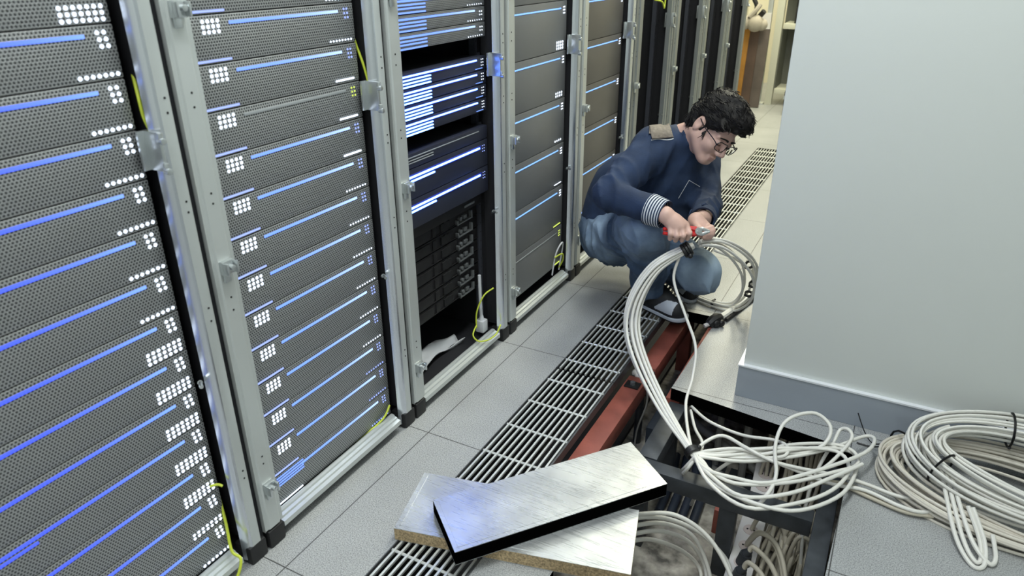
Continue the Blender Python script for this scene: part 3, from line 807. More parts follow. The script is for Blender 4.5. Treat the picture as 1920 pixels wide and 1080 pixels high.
def build_person():
    # --- the body: one continuous surface, most of it inside the clothes
    fd = Field((-1.15, 2.02, -0.02), (-0.38, 2.85, 0.92), 0.0034)
    # head
    hc = lambda a, b, ra, rb, k=.02, op='add': fd.cone(a, b, ra*HS, rb*HS, k*HS, op)
    fd.ell(H(-.012, 0, .032), HRs, (.098, .077, .094), 0.01)
    fd.ell(H(.030, 0, -.030), HRs, (.060, .058, .085), 0.03)
    for s_ in (-1, 1):
        hc(H(-.002, s_*.054, -.045), H(.058, s_*.022, -.090), .022, .017, 0.03)
        fd.ell(H(.062, s_*.036, -.028), HRs, (.028, .026, .028), 0.025)
        hc(H(.084, s_*.012, .020), H(.076, s_*.046, .018), .010, .009, 0.014)
    hc(H(.074, -.010, -.098), H(.074, .010, -.098), .017, .017, 0.025)
    hc(H(.090, 0, .012), H(.114, 0, -.032), .0085, .0125, 0.012)
    for s_ in (-1, 1):
        fd.ell(H(.102, s_*.0125, -.040), HRs, (.012, .008, .009), 0.008)
        fd.ell(H(.106, s_*.033, .000), HRs, (.020, .018, .013), 0.012, 'sub')
        fd.ell(H(.080, s_*.033, -.001), HRs, (.0145, .015, .0135), 0.004)
    hc(H(.088, -.018, -.069), H(.088, .018, -.069), .0065, .0065, 0.008); hc(H(.093, -.008, -.068), H(.093, .008, -.068), .0065, .0065, 0.006)
    hc(H(.088, -.013, -.081), H(.088, .013, -.081), .0075, .0075, 0.007)
    hc(H(.100, -.020, -.0745), H(.100, .020, -.0745), .0025, .0025, 0.003, 'sub')
    for s_ in (-1, 1):
        fd.ell(H(-.014, s_*.080, -.004), HRs, (.019, .009, .033), 0.006)
        fd.ell(H(-.009, s_*.089, .002), HRs, (.010, .006, .017), 0.004, 'sub')
    # neck and trunk
    fd.cone(H(-.038, 0, -.055), J['neck'], .050, .056, 0.03)
    fd.cone(J['neck'], J['chest'], .060, .11, 0.05); fd.cone(J['chest'], J['waist'], .11, .11, 0.05); fd.cone(J['waist'], J['pelvis'], .11, .12, 0.05)
    for s_ in 'RL':
        fd.cone(J['neck'], J['sh'+s_], .036, .04, 0.02)
        fd.cone(J['sh'+s_], J['el'+s_], .045, .036, 0.02); fd.cone(J['el'+s_], J['wr'+s_], .036, .026, 0.02)
        fd.cone(J['hip'+s_], J['knee'+s_], .075, .052, 0.03); fd.cone(J['knee'+s_], J['ank'+s_], .05, .036, 0.02)
        fd.cone(J['pelvis'], J['hip'+s_], .10, .08, 0.03)
    # right hand: a fist round the pliers' handles, seen from the back
    OR = v3(-.552, 2.105, .487)
    hand(fd, OR, (-.036, -.030, .006),
         [(.026, .000, .000), (.010, .008, -.008), (-.008, .010, -.008), (-.024, .006, -.002)],
         [(.034, .028, -.012), (.014, .036, -.016), (-.006, .037, -.016), (-.024, .030, -.010)],
         [(.032, .044, .006), (.014, .050, .004), (-.006, .050, .004), (-.023, .044, .006)],
         [(-.010, -.020, .022), (.020, .000, .034), (.040, .016, .030)], .021, .0092, ((-.010, -.010, .006), (.002, .004, .006), .026))
    fd.cone(J['wrR'], OR+CR*-.036+CD*-.030+CA*.006, .026, .023, 0.01)
    # left hand: fingers curled round the cable bundle, thumb on top
    OL = v3(-.498, 2.185, .455)
    hand(fd, OL, (-.006, -.030, .030),
         [(.024, -.012, .018), (.030, -.001, .014), (.030, .011, .012), (.024, .022, .012)],
         [(.032, -.004, -.012), (.036, .006, -.014), (.034, .017, -.014), (.026, .027, -.012)],
         [(.012, .002, -.024), (.012, .012, -.026), (.010, .021, -.026), (.006, .030, -.022)],
         [(-.012, -.018, .012), (-.010, -.004, -.010), (.004, .006, -.022)], .021, .0090, ((.004, -.008, .022), (.012, .006, .016), .024))
    fd.cone(J['wrL'], OL+CR*-.006+CD*-.030+CA*.030, .026, .023, 0.01)
    def pick(c):
        q = (c-HC) @ HRs.T
        return ((q[:, 0] > .089) & (np.abs(q[:, 1]) < .018) & (q[:, 2] < -.0655) & (q[:, 2] > -.086) & (q[:, 0] < .105)).astype(int)
    body = link('person', fd.mesh('person', [M['skin'], M['lips']], 1, pick))
    tag(body, 'dark-haired man with glasses crouching in navy sweater and jeans, holding red pliers', 'person')

    # --- sweater
    fd = Field((-1.14, 2.02, 0.16), (-0.40, 2.90, 0.80), 0.0052)
    fd.cone(J['pelvis']+v3(.0, 0, .045), J['waist'], .150, .148, 0.06)
    fd.cone(J['waist'], J['chest']+v3(.0, .0, -.02), .145, .135, 0.07)
    fd.cone(J['shR']+v3(-.0, .05, .005), J['shL']+v3(-.02, -.04, .01), .068, .068, 0.07)
    fd.cone(J['neck']+v3(-.03, 0, -.03), J['chest'], .075, .12, 0.06)
    fd.cone(H(-.045, 0, -.085), J['neck']+v3(-.02, 0, -.03), .052, .070, 0.03)
    fd.cone(J['shR'], J['elR'], .068, .056, 0.04); fd.cone(J['elR'], J['wrR'], .056, .041, 0.02)
    fd.cone(J['shL'], J['elL'], .064, .049, 0.04); fd.cone(J['elL'], J['wrL'], .049, .040, 0.02)
    fd.cone(J['pelvis']+v3(.10, -.16, .04), J['pelvis']+v3(.02, .0, .03), .045, .12, 0.05)
    fd.cone(J['chest']+v3(.03, .0, -.04), v3(-.70, 2.53, .40), .11, .095, 0.05)
    # neck opening and sleeve ends
    fd.cone(J['shR']+v3(.0, .03, .03), J['neck']+v3(-.02, -.02, .0), .055, .060, 0.03)
    fd.cone(H(-.03, 0, -.03), J['neck']+v3(.012, 0, .012), .056, .054, 0.006, 'sub')
    fd.cone(J['shR']+v3(.02, .04, .02), v3(-.676, 2.47, .668), .04, .030, 0.02)
    for s_ in 'RL':
        a, b = J['el'+s_], J['wr'+s_]; dr = (b-a)/np.linalg.norm(b-a)
        fd.cone(b-dr*0.004, b+dr*.09, .05, .06, 0.004, 'sub')
    fd.folds(.009, 42, 3); fd.ripple(.0030, 60, 5)
    sw = link('sweater', fd.mesh('sweater', [M['sweater']], 3), body)
    bvh = BVHTree.FromPolygons([v.co for v in sw.data.vertices], [tuple(p.vertices) for p in sw.data.polygons])

    # striped cuff on the near sleeve, plain cuff on the far one
    def cuff(a, b, r0, r1, L, striped):
        a = Vector(a); b = Vector(b); d = (b-a).normalized(); u = d.orthogonal().normalized(); w_ = d.cross(u)
        cu = MB(); n = 28; rings = 29 if striped else 4
        V = []
        for i in range(rings):
            t = i/(rings-1); c = b-d*L*(1-t)+d*0.010; r = r0+(r1-r0)*t+(0.0012 if i % 2 else 0)
            V += [c+(u*math.cos(6.2832*k/n)+w_*math.sin(6.2832*k/n))*r for k in range(n)]
        V += [b+d*0.004+(u*math.cos(6.2832*k/n)+w_*math.sin(6.2832*k/n))*(r1-.006) for k in range(n)]
        F = []; mi = []
        for i in range(rings):
            for k in range(n):
                F.append((i*n+k, i*n+(k+1) % n, (i+1)*n+(k+1) % n, (i+1)*n+k)); mi.append(1 if striped and i % 4 in (1, 2) and 1 < i < 26 else 0)
        cu.add(V, F); cu.m = mi
        return cu.build('cuff', [M['sweater'], M['stripe']], sw, smooth=True, angle=80)
    cc = cuff(J['elR'], J['wrR'], .0515, .0450, .062, True); cc['label'] = 'cuff with pale horizontal stripes'
    cuff(J['elL'], J['wrL'], .043, .041, .05, False)

    def drape(name, grid, off, m, parent, thick=0.002, rows=None):
        """a patch laid on the sweater: grid of points projected from the camera's side onto the cloth"""
        R_, Cn = len(grid), len(grid[0]); V = []
        for row in grid:
            for p in row:
                hit = bvh.find_nearest(Vector(p)); V.append(Vector(hit[0])+Vector(hit[1])*off)
        F = [(i*Cn+j, i*Cn+j+1, (i+1)*Cn+j+1, (i+1)*Cn+j) for i in range(R_-1) for j in range(Cn-1)]
        b = MB(); b.add(V, F)
        if rows: b.m = rows
        o = b.build(name, m, parent, smooth=True, angle=80)
        so = o.modifiers.new('thickness', 'SOLIDIFY'); so.thickness = thick; so.offset = 0
        return o
    # shoulder patch: ray from the camera through points of the near shoulder
    cam0 = Vector((0, 0, 1.26))
    def on_cloth(x, y):
        d = Vector(CR*((x-960)/1334.8)+CD*((y-540)/1334.8)+CA)
        h_ = bvh.ray_cast(cam0, d.normalized())
        return h_[0] if h_[0] is not None else cam0+d*2.4
    M['patch'] = mat('grey_brown_patch', (0.16, 0.135, 0.11), 0.7, noise=(90, 0.3))
    G = []
    for i in range(15):
        t = i/14
        p0 = v3(-.768, 2.36, .70)+(v3(-.735, 2.33, .655)-v3(-.768, 2.36, .70))*t
        G.append([tuple(on_cloth(1217+37*s_+(4+5*s_)*t, 236-3*s_+26*t)) for s_ in [k/16 for k in range(17)]])
    drape('shoulder_patch', G, 0.006, [M['patch']], sw)['label'] = 'grey-brown shoulder patch with white lower edge'
    edge = MB(); edge.tube([on_cloth(1221+42*s_, 263-3*s_-1.5*math.sin(s_*6.28)) for s_ in [k/8 for k in range(9)]], 0.0022, 6)
    edge.build('patch_edge', M['stripe'], sw, smooth=True)
    pk = MB(); pk.tube([on_cloth(1272+20*t, 372-34*t) for t in [k/6 for k in range(7)]], 0.0011, 5); pk.tube([on_cloth(1292+20*t, 338+12*t) for t in [k/5 for k in range(6)]], 0.0012, 5)
    pk.build('pocket_seam', M['stripe'], sw, smooth=True)
    # collar
    cv = []
    c0 = Vector(J['neck']+v3(.010, 0, .012)); ax = Vector(H(-.04, 0, -.06)-J['neck']).normalized()
    u = ax.orthogonal().normalized(); w_ = ax.cross(u)
    MB().tube([c0+(u*math.cos(6.2832*k/20)+w_*math.sin(6.2832*k/20))*0.057 for k in range(20)], 0.008, 8, sub=2, closed=True).build('collar', M['sweater'], sw, smooth=True)

    # --- jeans
    fd = Field((-1.14, 2.08, 0.0), (-0.42, 2.90, 0.56), 0.0044)
    fd.ell(J['pelvis']+v3(-.01, 0, -.005), np.eye(3), (.135, .185, .130), 0.05)
    fd.cone(J['pelvis'], J['waist'], .14, .135, 0.05)
    fd.cone(J['hipR'], J['kneeR'], .104, .074, 0.05); fd.cone(J['kneeR']+v3(-.01, .015, -.02), J['ankR']+v3(0, 0, .045), .074, .064, 0.03)
    fd.cone(J['hipL'], J['kneeL'], .100, .076, 0.05); fd.cone(J['kneeL'], J['ankL']+v3(.05, -.02, .02), .072, .056, 0.03)
    fd.cone(J['ankR']+v3(0, 0, .05), J['ankR']+v3(.004, -.004, .012), .064, .064, 0.01)
    fd.plane(v3(0, 0, .072), v3(0, 0, -1), 0.004)
    fd.folds(.011, 40, 11); fd.ripple(.0030, 55, 12)
    # worn denim: paler on thighs and knees
    dm = bpy.data.materials.new('blue_denim'); dm.use_nodes = True
    nt = dm.node_tree; b = nt.nodes['Principled BSDF']; N = nt.nodes.new; L = nt.links.new
    tc = N('ShaderNodeTexCoord'); ds = []
    for p, r in ((J['kneeR']+v3(-.04, .03, .03), .17), (J['kneeL']+v3(.03, -.03, .01), .13), (J['hipR']+v3(0, -.06, .03), .14)):
        q = N('ShaderNodeVectorMath'); q.operation = 'DISTANCE'; q.inputs[1].default_value = tuple(p); L(tc.outputs['Object'], q.inputs[0])
        m_ = N('ShaderNodeMapRange'); m_.inputs[1].default_value = r; m_.inputs[2].default_value = 0.02; m_.inputs[3].default_value = 0; m_.inputs[4].default_value = 1
        L(q.outputs['Value'], m_.inputs[0]); ds.append(m_)
    mx1 = N('ShaderNodeMath'); mx1.operation = 'MAXIMUM'; L(ds[0].outputs[0], mx1.inputs[0]); L(ds[1].outputs[0], mx1.inputs[1])
    mx2 = N('ShaderNodeMath'); mx2.operation = 'MAXIMUM'; L(mx1.outputs[0], mx2.inputs[0]); L(ds[2].outputs[0], mx2.inputs[1])
    nz = N('ShaderNodeTexNoise'); nz.inputs['Scale'].default_value = 16; nz.inputs['Detail'].default_value = 6; L(tc.outputs['Object'], nz.inputs['Vector'])
    ad = N('ShaderNodeMath'); ad.operation = 'MULTIPLY_ADD'; ad.inputs[1].default_value = 0.9; L(nz.outputs['Fac'], ad.inputs[0]); ad.inputs[2].default_value = -0.42
    sm_ = N('ShaderNodeMath'); sm_.operation = 'ADD'; L(mx2.outputs[0], sm_.inputs[0]); L(ad.outputs[0], sm_.inputs[1])
    cr = N('ShaderNodeValToRGB'); e = cr.color_ramp.elements
    e[0].position = 0.0; e[0].color = (0.045, 0.080, 0.145, 1); e[1].position = 0.85; e[1].color = (0.30, 0.40, 0.52, 1)
    L(sm_.outputs[0], cr.inputs[0]); L(cr.outputs[0], b.inputs['Base Color']); b.inputs['Roughness'].default_value = 0.85
    n3 = N('ShaderNodeTexNoise'); n3.inputs['Scale'].default_value = 320; L(tc.outputs['Object'], n3.inputs['Vector'])
    bp = N('ShaderNodeBump'); bp.inputs['Strength'].default_value = 0.3; bp.inputs['Distance'].default_value = 0.002; L(n3.outputs['Fac'], bp.inputs['Height']); L(bp.outputs[0], b.inputs['Normal'])
    link('jeans', fd.mesh('jeans', [dm], 4), body)

    # --- shoes
    def shoe(heel, toe, tilt, seedk):
        heel = v3(*heel); toe = v3(*toe); d = toe-heel; Lh = np.linalg.norm(d); d /= Lh
        sd = np.cross(d, v3(0, 0, 1)); sd /= np.linalg.norm(sd); up = np.cross(sd, d)
        P = lambda x, y, z: heel+d*x*Lh+sd*y+up*z
        lo = np.minimum(heel, toe)-.10; hi = np.maximum(heel, toe)+.14
        fs = Field(lo, hi, 0.0022)
        fs.cone(P(.12, 0, .030), P(.86, 0, .028), .036, .042, 0.02)
        fs.cone(P(.10, 0, .05), P(.45, 0, .055), .036, .038, 0.03); fs.cone(P(.16, 0, .085), P(.38, 0, .075), .036, .036, 0.03)
        fs.cone(P(.45, 0, .060), P(.80, 0, .040), .036, .034, 0.03)
        fs.plane(P(0, 0, 0.016), -up, 0.004)
        def pk_(c):
            q = c-heel; x = (q@d)/Lh; z = q@up; y = q@sd
            return ((x > .55) & (x < .93) & (z > .030) & (z < .034+.042*np.clip((x-.52)/.22, 0, 1)) & (z < .075) & (np.abs(y) > .012)).astype(int)
        up_ = link('shoe', fs.mesh('shoe', [M['shoe'], M['shoe_white']], 1, pk_), body)
        so_ = Field(lo, hi, 0.0032)
        so_.cone(P(.10, 0, .012), P(.88, 0, .012), .040, .046, 0.01)
        so_.plane(P(0, 0, 0.020), up, 0.002); so_.plane(P(0, 0, 0.0005), -up, 0.002)
        link('sole', so_.mesh('sole', [M['shoe_white'], M['shoe']], 1, lambda c: (((c-heel)@up) < 0.007).astype(int)), up_)
        for k in range(5):
            x = .46+.065*k; z = .099-.0085*k
            MB().tube([P(x-.02, -.026, z-.012), P(x, 0, z+.004-.001*k), P(x+.02, .026, z-.012)], .0028, 6, sub=5).build('lace', M['shoe_white'], up_, smooth=True)
        return up_
    shoe((-.775, 2.475, .004), (-.578, 2.392, .004), 0, 1)
    shoe((-.745, 2.675, .085), (-.600, 2.585, .004), 0, 2)

    # --- hair
    fd = Field(HC-.20, HC+.20, 0.0032)
    fd.ell(H(-.010, 0, .045), HRs, (.113, .090, .108), 0.01)
    fd.ell(H(.024, -.012, .080), HRs, (.090, .080, .066), 0.03)
    fd.ell(H(-.060, 0, -.010), HRs, (.060, .072, .075), 0.03)
    nrm = hf*.72-hu*.69
    fd.plane(HC+(hf*.070+hu*.048)*HS, nrm, 0.012)
    fd.plane(HC-hu*.060*HS, -hu+hf*.5, 0.01)
    for s_ in (-1, 1):
        hc(H(.030, s_*.070, .025), H(.029, s_*.0695, -.014), .010, .006, 0.008)
        fd.ell(H(-.014, s_*.085, -.006), HRs, (.021, .02, .034), 0.004, 'sub')
    fd.ripple(.0055, 95, 21); fd.ripple(.0022, 230, 22)
    rr = random.Random(5)
    for k in range(17):           # fringe over the forehead
        y = -.070+.140*k/16
        p = H(.082-abs(y)*.40, y, .082-abs(y)*.25)
        hc(p, p+hf*.022-hu*.010*rr.uniform(.2, 1.2)+hr*rr.uniform(-.012, .012), .014, .004, 0.012)
    hair = link('hair', fd.mesh('hair', [M['hair']], 2), body)
    hb = BVHTree.FromPolygons([v.co for v in hair.data.vertices], [tuple(p.vertices) for p in hair.data.polygons])
    EAR = Vector(H(-.014, .085, -.006))
    st = MB()                     # short locks lying over the mass of hair
    for k in range(1500):
        n = Vector((rr.gauss(0, 1), rr.gauss(0, 1), rr.gauss(0, 1))).normalized()
        p0 = Vector(HC)+n*.19
        h_ = hb.ray_cast(p0, -n)
        if h_[0] is None: continue
        p, nn = h_[0], h_[1]
        if (p-EAR).length < .040: continue
        out_ = p-Vector(HC)
        fl_ = Vector(hf*.75+hu*.12+hr*rr.uniform(-.55, .55)) if out_.dot(Vector(hu)) > .0 else Vector(-hu*.8+hf*.2+hr*rr.uniform(-.3, .3))
        fl_ = (fl_-nn*fl_.dot(nn))
        if fl_.length < .05: continue
        fl_.normalize(); L_ = rr.uniform(.014, .028); sd_ = nn.cross(fl_)*rr.uniform(-.008, .008)
        q = [p-nn*.002, p+fl_*L_*.4+nn*.0022+sd_*.3, p+fl_*L_*.75+nn*.0016+sd_*.7, p+fl_*L_+nn*rr.uniform(-.001, .0030)+sd_]
        st.tube(q, lambda t: .0021*(1-.75*t), 4, sub=2)
    st.build('hair_strands', M['hair'], hair, smooth=True)['kind'] = 'stuff'
    # eyebrows, lashes
    for s_ in (-1, 1):
        MB().tube([H(.098, s_*.012, .021), H(.098, s_*.030, .025), H(.086, s_*.050, .019)], lambda t: .0035*(1.1-.6*t), 6, sub=5).build('eyebrow', M['hair'], body, smooth=True)
        MB().tube([H(.0925, s_*.021, -.008), H(.0955, s_*.033, -.010), H(.088, s_*.046, -.007)], .0014, 5, sub=5).build('eyelashes', M['hair'], body, smooth=True)
    # glasses
    M['frame_black'] = mat('black_spectacle_frame', (0.008, 0.008, 0.009), 0.3)
    gl = bpy.data.materials.new('spectacle_lens'); gl.use_nodes = True
    g = gl.node_tree.nodes['Principled BSDF']; g.inputs['Transmission Weight'].default_value = 1; g.inputs['Roughness'].default_value = 0.02; g.inputs['IOR'].default_value = 1.05
    fb = MB(); lens = []
    for s_ in (-1, 1):
        ring = []
        for k in range(20):
            a = 6.2832*k/20; cx, cy = math.cos(a), math.sin(a)
            ring.append(Vector(H(.114-.004*abs(cx)+(-.006 if s_*cx > .3 else 0), s_*.035+.029*math.copysign(abs(cx)**.6, cx), -.004+.0190*math.copysign(abs(cy)**.7, cy))))
        fb.tube(ring, .0016, 6, sub=2, closed=True); lens.append(ring)
        fb.tube([ring[0] if s_ > 0 else ring[10], H(.085, s_*.068, .002), H(.02, s_*.083, .006), H(-.018, s_*.086, .014)], .0018, 6, sub=6)
    fb.tube([H(.112, -.009, .000), H(.118, 0, .003), H(.112, .009, .000)], .0016, 6, sub=5)
    fr = fb.build('glasses', M['frame_black'], body, smooth=True)
    for ring in lens:
        b = MB(); b.add(ring, [tuple(range(20))]); lo_ = b.build('lens', gl, fr)
    return OR, OL
OR, OL = build_person()

# red-handled pliers in his right hand
def pliers():
    O = v3(*OR)
    P = lambda x, y, z: Vector(O+CR*x+CD*y+CA*z)
    root = thing('pliers', 'pliers with red handles gripped in the right hand of the crouching man', 'pliers', tuple(P(.05, .022, .0)))
    base = root.location.copy(); Q = lambda x, y, z: P(x, y, z)-base
    red = mat('red_plastic', (0.55, 0.02, 0.02), 0.35)
    for s_ in (-1, 1):
        b = MB(); b.tube([Q(-.045, .020+s_*.006, .006), Q(-.01, .021+s_*.010, .008), Q(.03, .021+s_*.010, .004), Q(.058, .022+s_*.007, -.004)], lambda t: .0055+.0035*t, 8)
        b.build('handle', red, root, smooth=True)
    b = MB(); b.cyl(Q(.062, .022, -.014), Q(.062, .022, .006), .011, 14); b.cyl(Q(.062, .022, -.018), Q(.062, .022, -.013), .005, 10)
    b.build('pivot', M['steel'], root, smooth=True)
    for s_ in (-1, 1):
        b = MB(); b.tube([Q(.060, .022+s_*.003, -.004), Q(.075, .022+s_*.0075, -.006), Q(.088, .022+s_*.004, -.008), Q(.098, .022+s_*.001, -.010)], lambda t: .008-.005*t, 8)
        b.build('jaw', M['steel'], root, smooth=True)
pliers()
# ------------------------------------------------------------------ under the opened floor
M['red_steel'] = mat('red_oxide_steel', (0.27, 0.075, 0.055), 0.55, noise=(14, 0.22), bump=(60, 0.2))
M['grey_steel'] = mat('dark_grey_steel', (0.055, 0.062, 0.072), 0.5, 0.3, noise=(18, 0.3))
M['cable_white'] = mat('white_cable', (0.74, 0.73, 0.68), 0.42)
M['cable_offwhite'] = mat('off_white_cable', (0.68, 0.64, 0.56), 0.45)
M['cable_beige'] = mat('beige_cable', (0.50, 0.46, 0.37), 0.5)
M['cable_grey'] = mat('grey_conduit', (0.24, 0.24, 0.23), 0.5)
M['tie'] = mat('black_cable_tie', (0.01, 0.01, 0.011), 0.45)
M['strip_white'] = mat('white_power_strip', (0.72, 0.70, 0.69), 0.4)
M['socket_pink'] = mat('socket_face', (0.60, 0.52, 0.50), 0.45)
M['plug_dark'] = mat('dark_plug', (0.03, 0.034, 0.04), 0.5)

SUB = -0.34
def beam(name, label, lo, hi, m, extras=()):
    r = thing(name, label, 'beam', ((lo[0]+hi[0])/2, (lo[1]+hi[1])/2, lo[2]))
    b = MB(); q = r.location
    b.box((lo[0]-q.x, lo[1]-q.y, 0), (hi[0]-q.x, hi[1]-q.y, hi[2]-lo[2])); b.build('beam_body', M[m], r, bevel=0.004)
    for nm, mm, l, h in extras:
        b = MB(); b.box(tuple(Vector(l)-q), tuple(Vector(h)-q)); b.build(nm, M[mm], r, bevel=0.003)
    return r
rb = beam('steel_beam', 'red-painted steel beam beside the grate, nearer length with the bolted plate', (-0.644, 0.95, -0.105), (-0.580, 2.015, -0.044), 'red_steel',
     [('leg', 'red_steel', (-0.640, 1.10, SUB), (-0.590, 1.15, -0.105))])
b = MB(); b.box((-0.024, -0.020, 0), (0.024, 0.020, 0.004)); pb = b.build('bolt_plate', M['tie'], rb, (0.0, 0.475, 0.061))
b = MB(); b.cyl((0, 0, 0.004), (0, 0, 0.014), 0.009, 6); b.build('bolt', M['steel'], pb)
beam('steel_beam', 'darker red steel beam running on under the crouching man', (-0.640, 2.10, -0.110), (-0.578, 2.70, -0.050), 'red_steel', [('leg', 'red_steel', (-0.635, 2.60, SUB), (-0.585, 2.65, -0.11))])
jt = thing('beam_coupling', 'dark block joining the two red beams below the grate', 'bracket', (-0.612, 2.057, -0.115))
b = MB(); b.box((-0.03, -0.040, 0), (0.034, 0.041, 0.058)); b.build('block', M['grey_steel'], jt, bevel=0.005)
b = MB(); b.sphere((-0.022, -0.005, 0.062), 0.014, 8, 6); b.sphere((-0.010, -0.022, 0.062), 0.010, 8, 6); b.build('white_putty', M['strip_white'], jt, smooth=True)['label'] = 'white lump on the coupling'
b = MB(); b.cyl((0, 0, -0.225), (0, 0, 0), 0.014, 10); b.build('pedestal_rod', M['grey_steel'], jt, smooth=True)
beam('steel_beam', 'thin red beam along the edge of the narrow floor slot', (-0.494, 1.94, -0.110), (-0.448, 2.60, -0.0425), 'red_steel', [('leg', 'red_steel', (-0.492, 2.55, SUB), (-0.452, 2.59, -0.11))])
beam('steel_beam', 'dark grey steel beam running back from the metal panel to the floor edge', (-0.476, 1.625, -0.100), (-0.420, 1.93, -0.046), 'grey_steel', [('leg', 'grey_steel', (-0.47, 1.86, SUB), (-0.43, 1.90, -0.10))])
beam('steel_beam', 'dark grey steel crossbeam spanning the floor opening under the white cables', (-0.480, 1.572, -0.098), (0.004, 1.620, -0.046), 'grey_steel',
     [('leg', 'grey_steel', (-0.226, 1.576, SUB), (-0.180, 1.616, -0.098)), ('leg', 'grey_steel', (-0.476, 1.576, SUB), (-0.430, 1.616, -0.098))])
beam('steel_beam', 'dark grey steel beam along the right edge of the floor opening', (0.006, 0.90, -0.100), (0.052, 1.83, -0.046), 'grey_steel',
     [('leg', 'grey_steel', (0.008, 1.575, SUB), (0.05, 1.617, -0.10)), ('leg', 'grey_steel', (0.008, 1.0, SUB), (0.05, 1.04, -0.10))])
tag(MB().box((-0.262, 1.735, SUB), (-0.222, 1.765, -0.25)).build('pedestal_block', M['red_steel'], bevel=0.003), 'small red block standing on the concrete behind the crossbeam leg', 'block')
for (x, y, r, lab) in ((-0.235, 2.02, .013, 'pale grey pedestal rod below the floor edge, left of the hanging cables'), (-0.33, 2.06, .011, 'darker pedestal rod below the floor edge beside the slanting conduit')):
    p = thing('floor_pedestal', lab, 'pedestal', (x, y, SUB), 'pedestals under the raised floor')
    b = MB(); b.cyl((0, 0, 0.006), (0, 0, -SUB-FT), r, 10); b.build('rod', M['cable_grey'], p, smooth=True)
    b = MB(); b.box((-.04, -.04, 0), (.04, .04, .006)); b.build('base_plate', M['grey_steel'], p)
wire('conduit', 'grey conduit slanting under the floor behind the white cables', [(-0.52, 2.30, -0.30), (-0.427, 2.183, -0.29), (-0.28, 2.09, -0.29), (-0.12, 1.99, -0.30)], 0.015, 'cable_grey', 'pipe')
wire('conduit', 'second grey conduit lower down beside the slanting one', [(-0.46, 2.10, -0.32), (-0.34, 2.02, -0.32), (-0.22, 1.95, -0.322), (-0.10, 1.90, -0.322)], 0.012, 'cable_grey', 'pipe')
M['duct'] = mat('blue_black_duct', (0.025, 0.033, 0.05), 0.5)
for k in range(4):
    x = -0.445+0.036*k
    wire('duct_or_shade_box', 'blue-black duct lying on the concrete between the grey beams', [(x-.01, 2.02, -0.318+.004*k), (x+.012, 1.88, -0.318), (x+.020, 1.72, -0.318)], 0.014, 'duct', 'duct', 'blue-black ducts under the floor')
shade_box = MB(); shade_box.box((-0.572, 2.02, SUB+.001), (-0.505, 2.50, -0.24)); tag(shade_box.build('duct_or_shade_box', M['duct'], bevel=.004), 'dark box added to darken the bottom of the narrow floor slot', 'duct')  # added box, dark so that the slot looks deeply shaded
wire('hanging_wire', 'thin grey wire hanging below the bolted plate of the red beam', [(-0.572, 1.99, -0.05), (-0.566, 1.98, -0.12), (-0.585, 1.955, -0.22), (-0.58, 1.93, -0.325)], 0.0035, 'cable_grey', 'wire')

# power strips with their sockets
def power_strip(label, x0, y0, x1, y1, z, n):
    a = Vector((x0, y0, z)); b_ = Vector((x1, y1, z)); d = (b_-a); L = d.length; d.normalize(); s = Vector((d.y, -d.x, 0))
    r = thing('power_strip', label, 'power strip', (a+b_)/2, 'power strips under the floor')
    m = MB(); m.obox((0, 0, 0.022), d, s, (0, 0, 1), L/2, 0.034, 0.020); m.build('housing', M['strip_white'], r, bevel=0.005)
    for k in range(n):
        c = d*(-L/2+L*(k+0.5)/n)
        m = MB(); m.cyl(c+Vector((0, 0, 0.042)), c+Vector((0, 0, 0.0435)), 0.021, 20); so_ = m.build('socket', M['socket_pink'], r, smooth=True)
        m = MB()
        for q in (-1, 1): m.cyl(c+s*0.0095*q+Vector((0, 0, 0.0432)), c+s*0.0095*q+Vector((0, 0, 0.0442)), 0.003, 8)
        m.build('pin_holes', M['tray_hole'], so_)
    return r
power_strip('white power strip with two dark plugs at the bottom of the opening', -0.142, 1.46, -0.150, 1.80, -0.29, 5)
power_strip('white power strip behind the crossbeam, under the white cables', -0.150, 1.87, -0.165, 2.06, -0.29, 3)
def arc(name, label, pts, r, m, cat='cable', group=None): return wire(name, label, pts, r, m, cat, group)
PLG = [((-0.141, 1.562), [(-0.12, 1.565, -0.185), (-0.07, 1.53, -0.19), (-0.03, 1.47, -0.22), (-0.01, 1.36, -0.26)], 'nearer the crossbeam'),
       ((-0.141, 1.495), [(-0.12, 1.495, -0.175), (-0.08, 1.47, -0.18), (-0.05, 1.41, -0.20), (-0.03, 1.30, -0.25)], 'nearer the camera')]
for (x, y), path, wl in PLG:
    p = thing('plug', 'dark round plug in the white power strip, the one ' + wl, 'plug', (x, y, -0.2475), 'plugs in the power strip')
    b = MB(); b.cyl((0, 0, 0.001), (0.004, 0, 0.036), 0.020, 16, 0.016); b.cyl((0.004, 0, 0.036), (0.012, 0, 0.050), 0.014, 12, 0.009); b.build('plug_body', M['plug_dark'], p, smooth=True, angle=50)
    q = p.location
    b = MB(); b.tube([Vector((0.010, 0, 0.048))]+[Vector(t)-q for t in path], 0.0068, 8); b.build('lead', M['cable_beige'], p, smooth=True, angle=60)
rr = random.Random(3)
PA = [[(-0.146, 1.70, -0.245), (-0.13, 1.71, -0.20), (-0.085, 1.72, -0.195), (-0.05, 1.69, -0.25), (-0.06, 1.60, -0.31)],
      [(-0.146, 1.64, -0.245), (-0.12, 1.63, -0.185), (-0.075, 1.60, -0.18), (-0.035, 1.53, -0.22), (-0.01, 1.42, -0.30)],
      [(-0.146, 1.63, -0.245), (-0.115, 1.615, -0.175), (-0.065, 1.585, -0.172), (-0.025, 1.51, -0.215), (0.0, 1.40, -0.30)]]
for p in PA: arc('power_cable', 'beige cable arching out of the white power strip', p, 0.0065, 'cable_beige', 'cable', 'beige cables arching from the power strip')
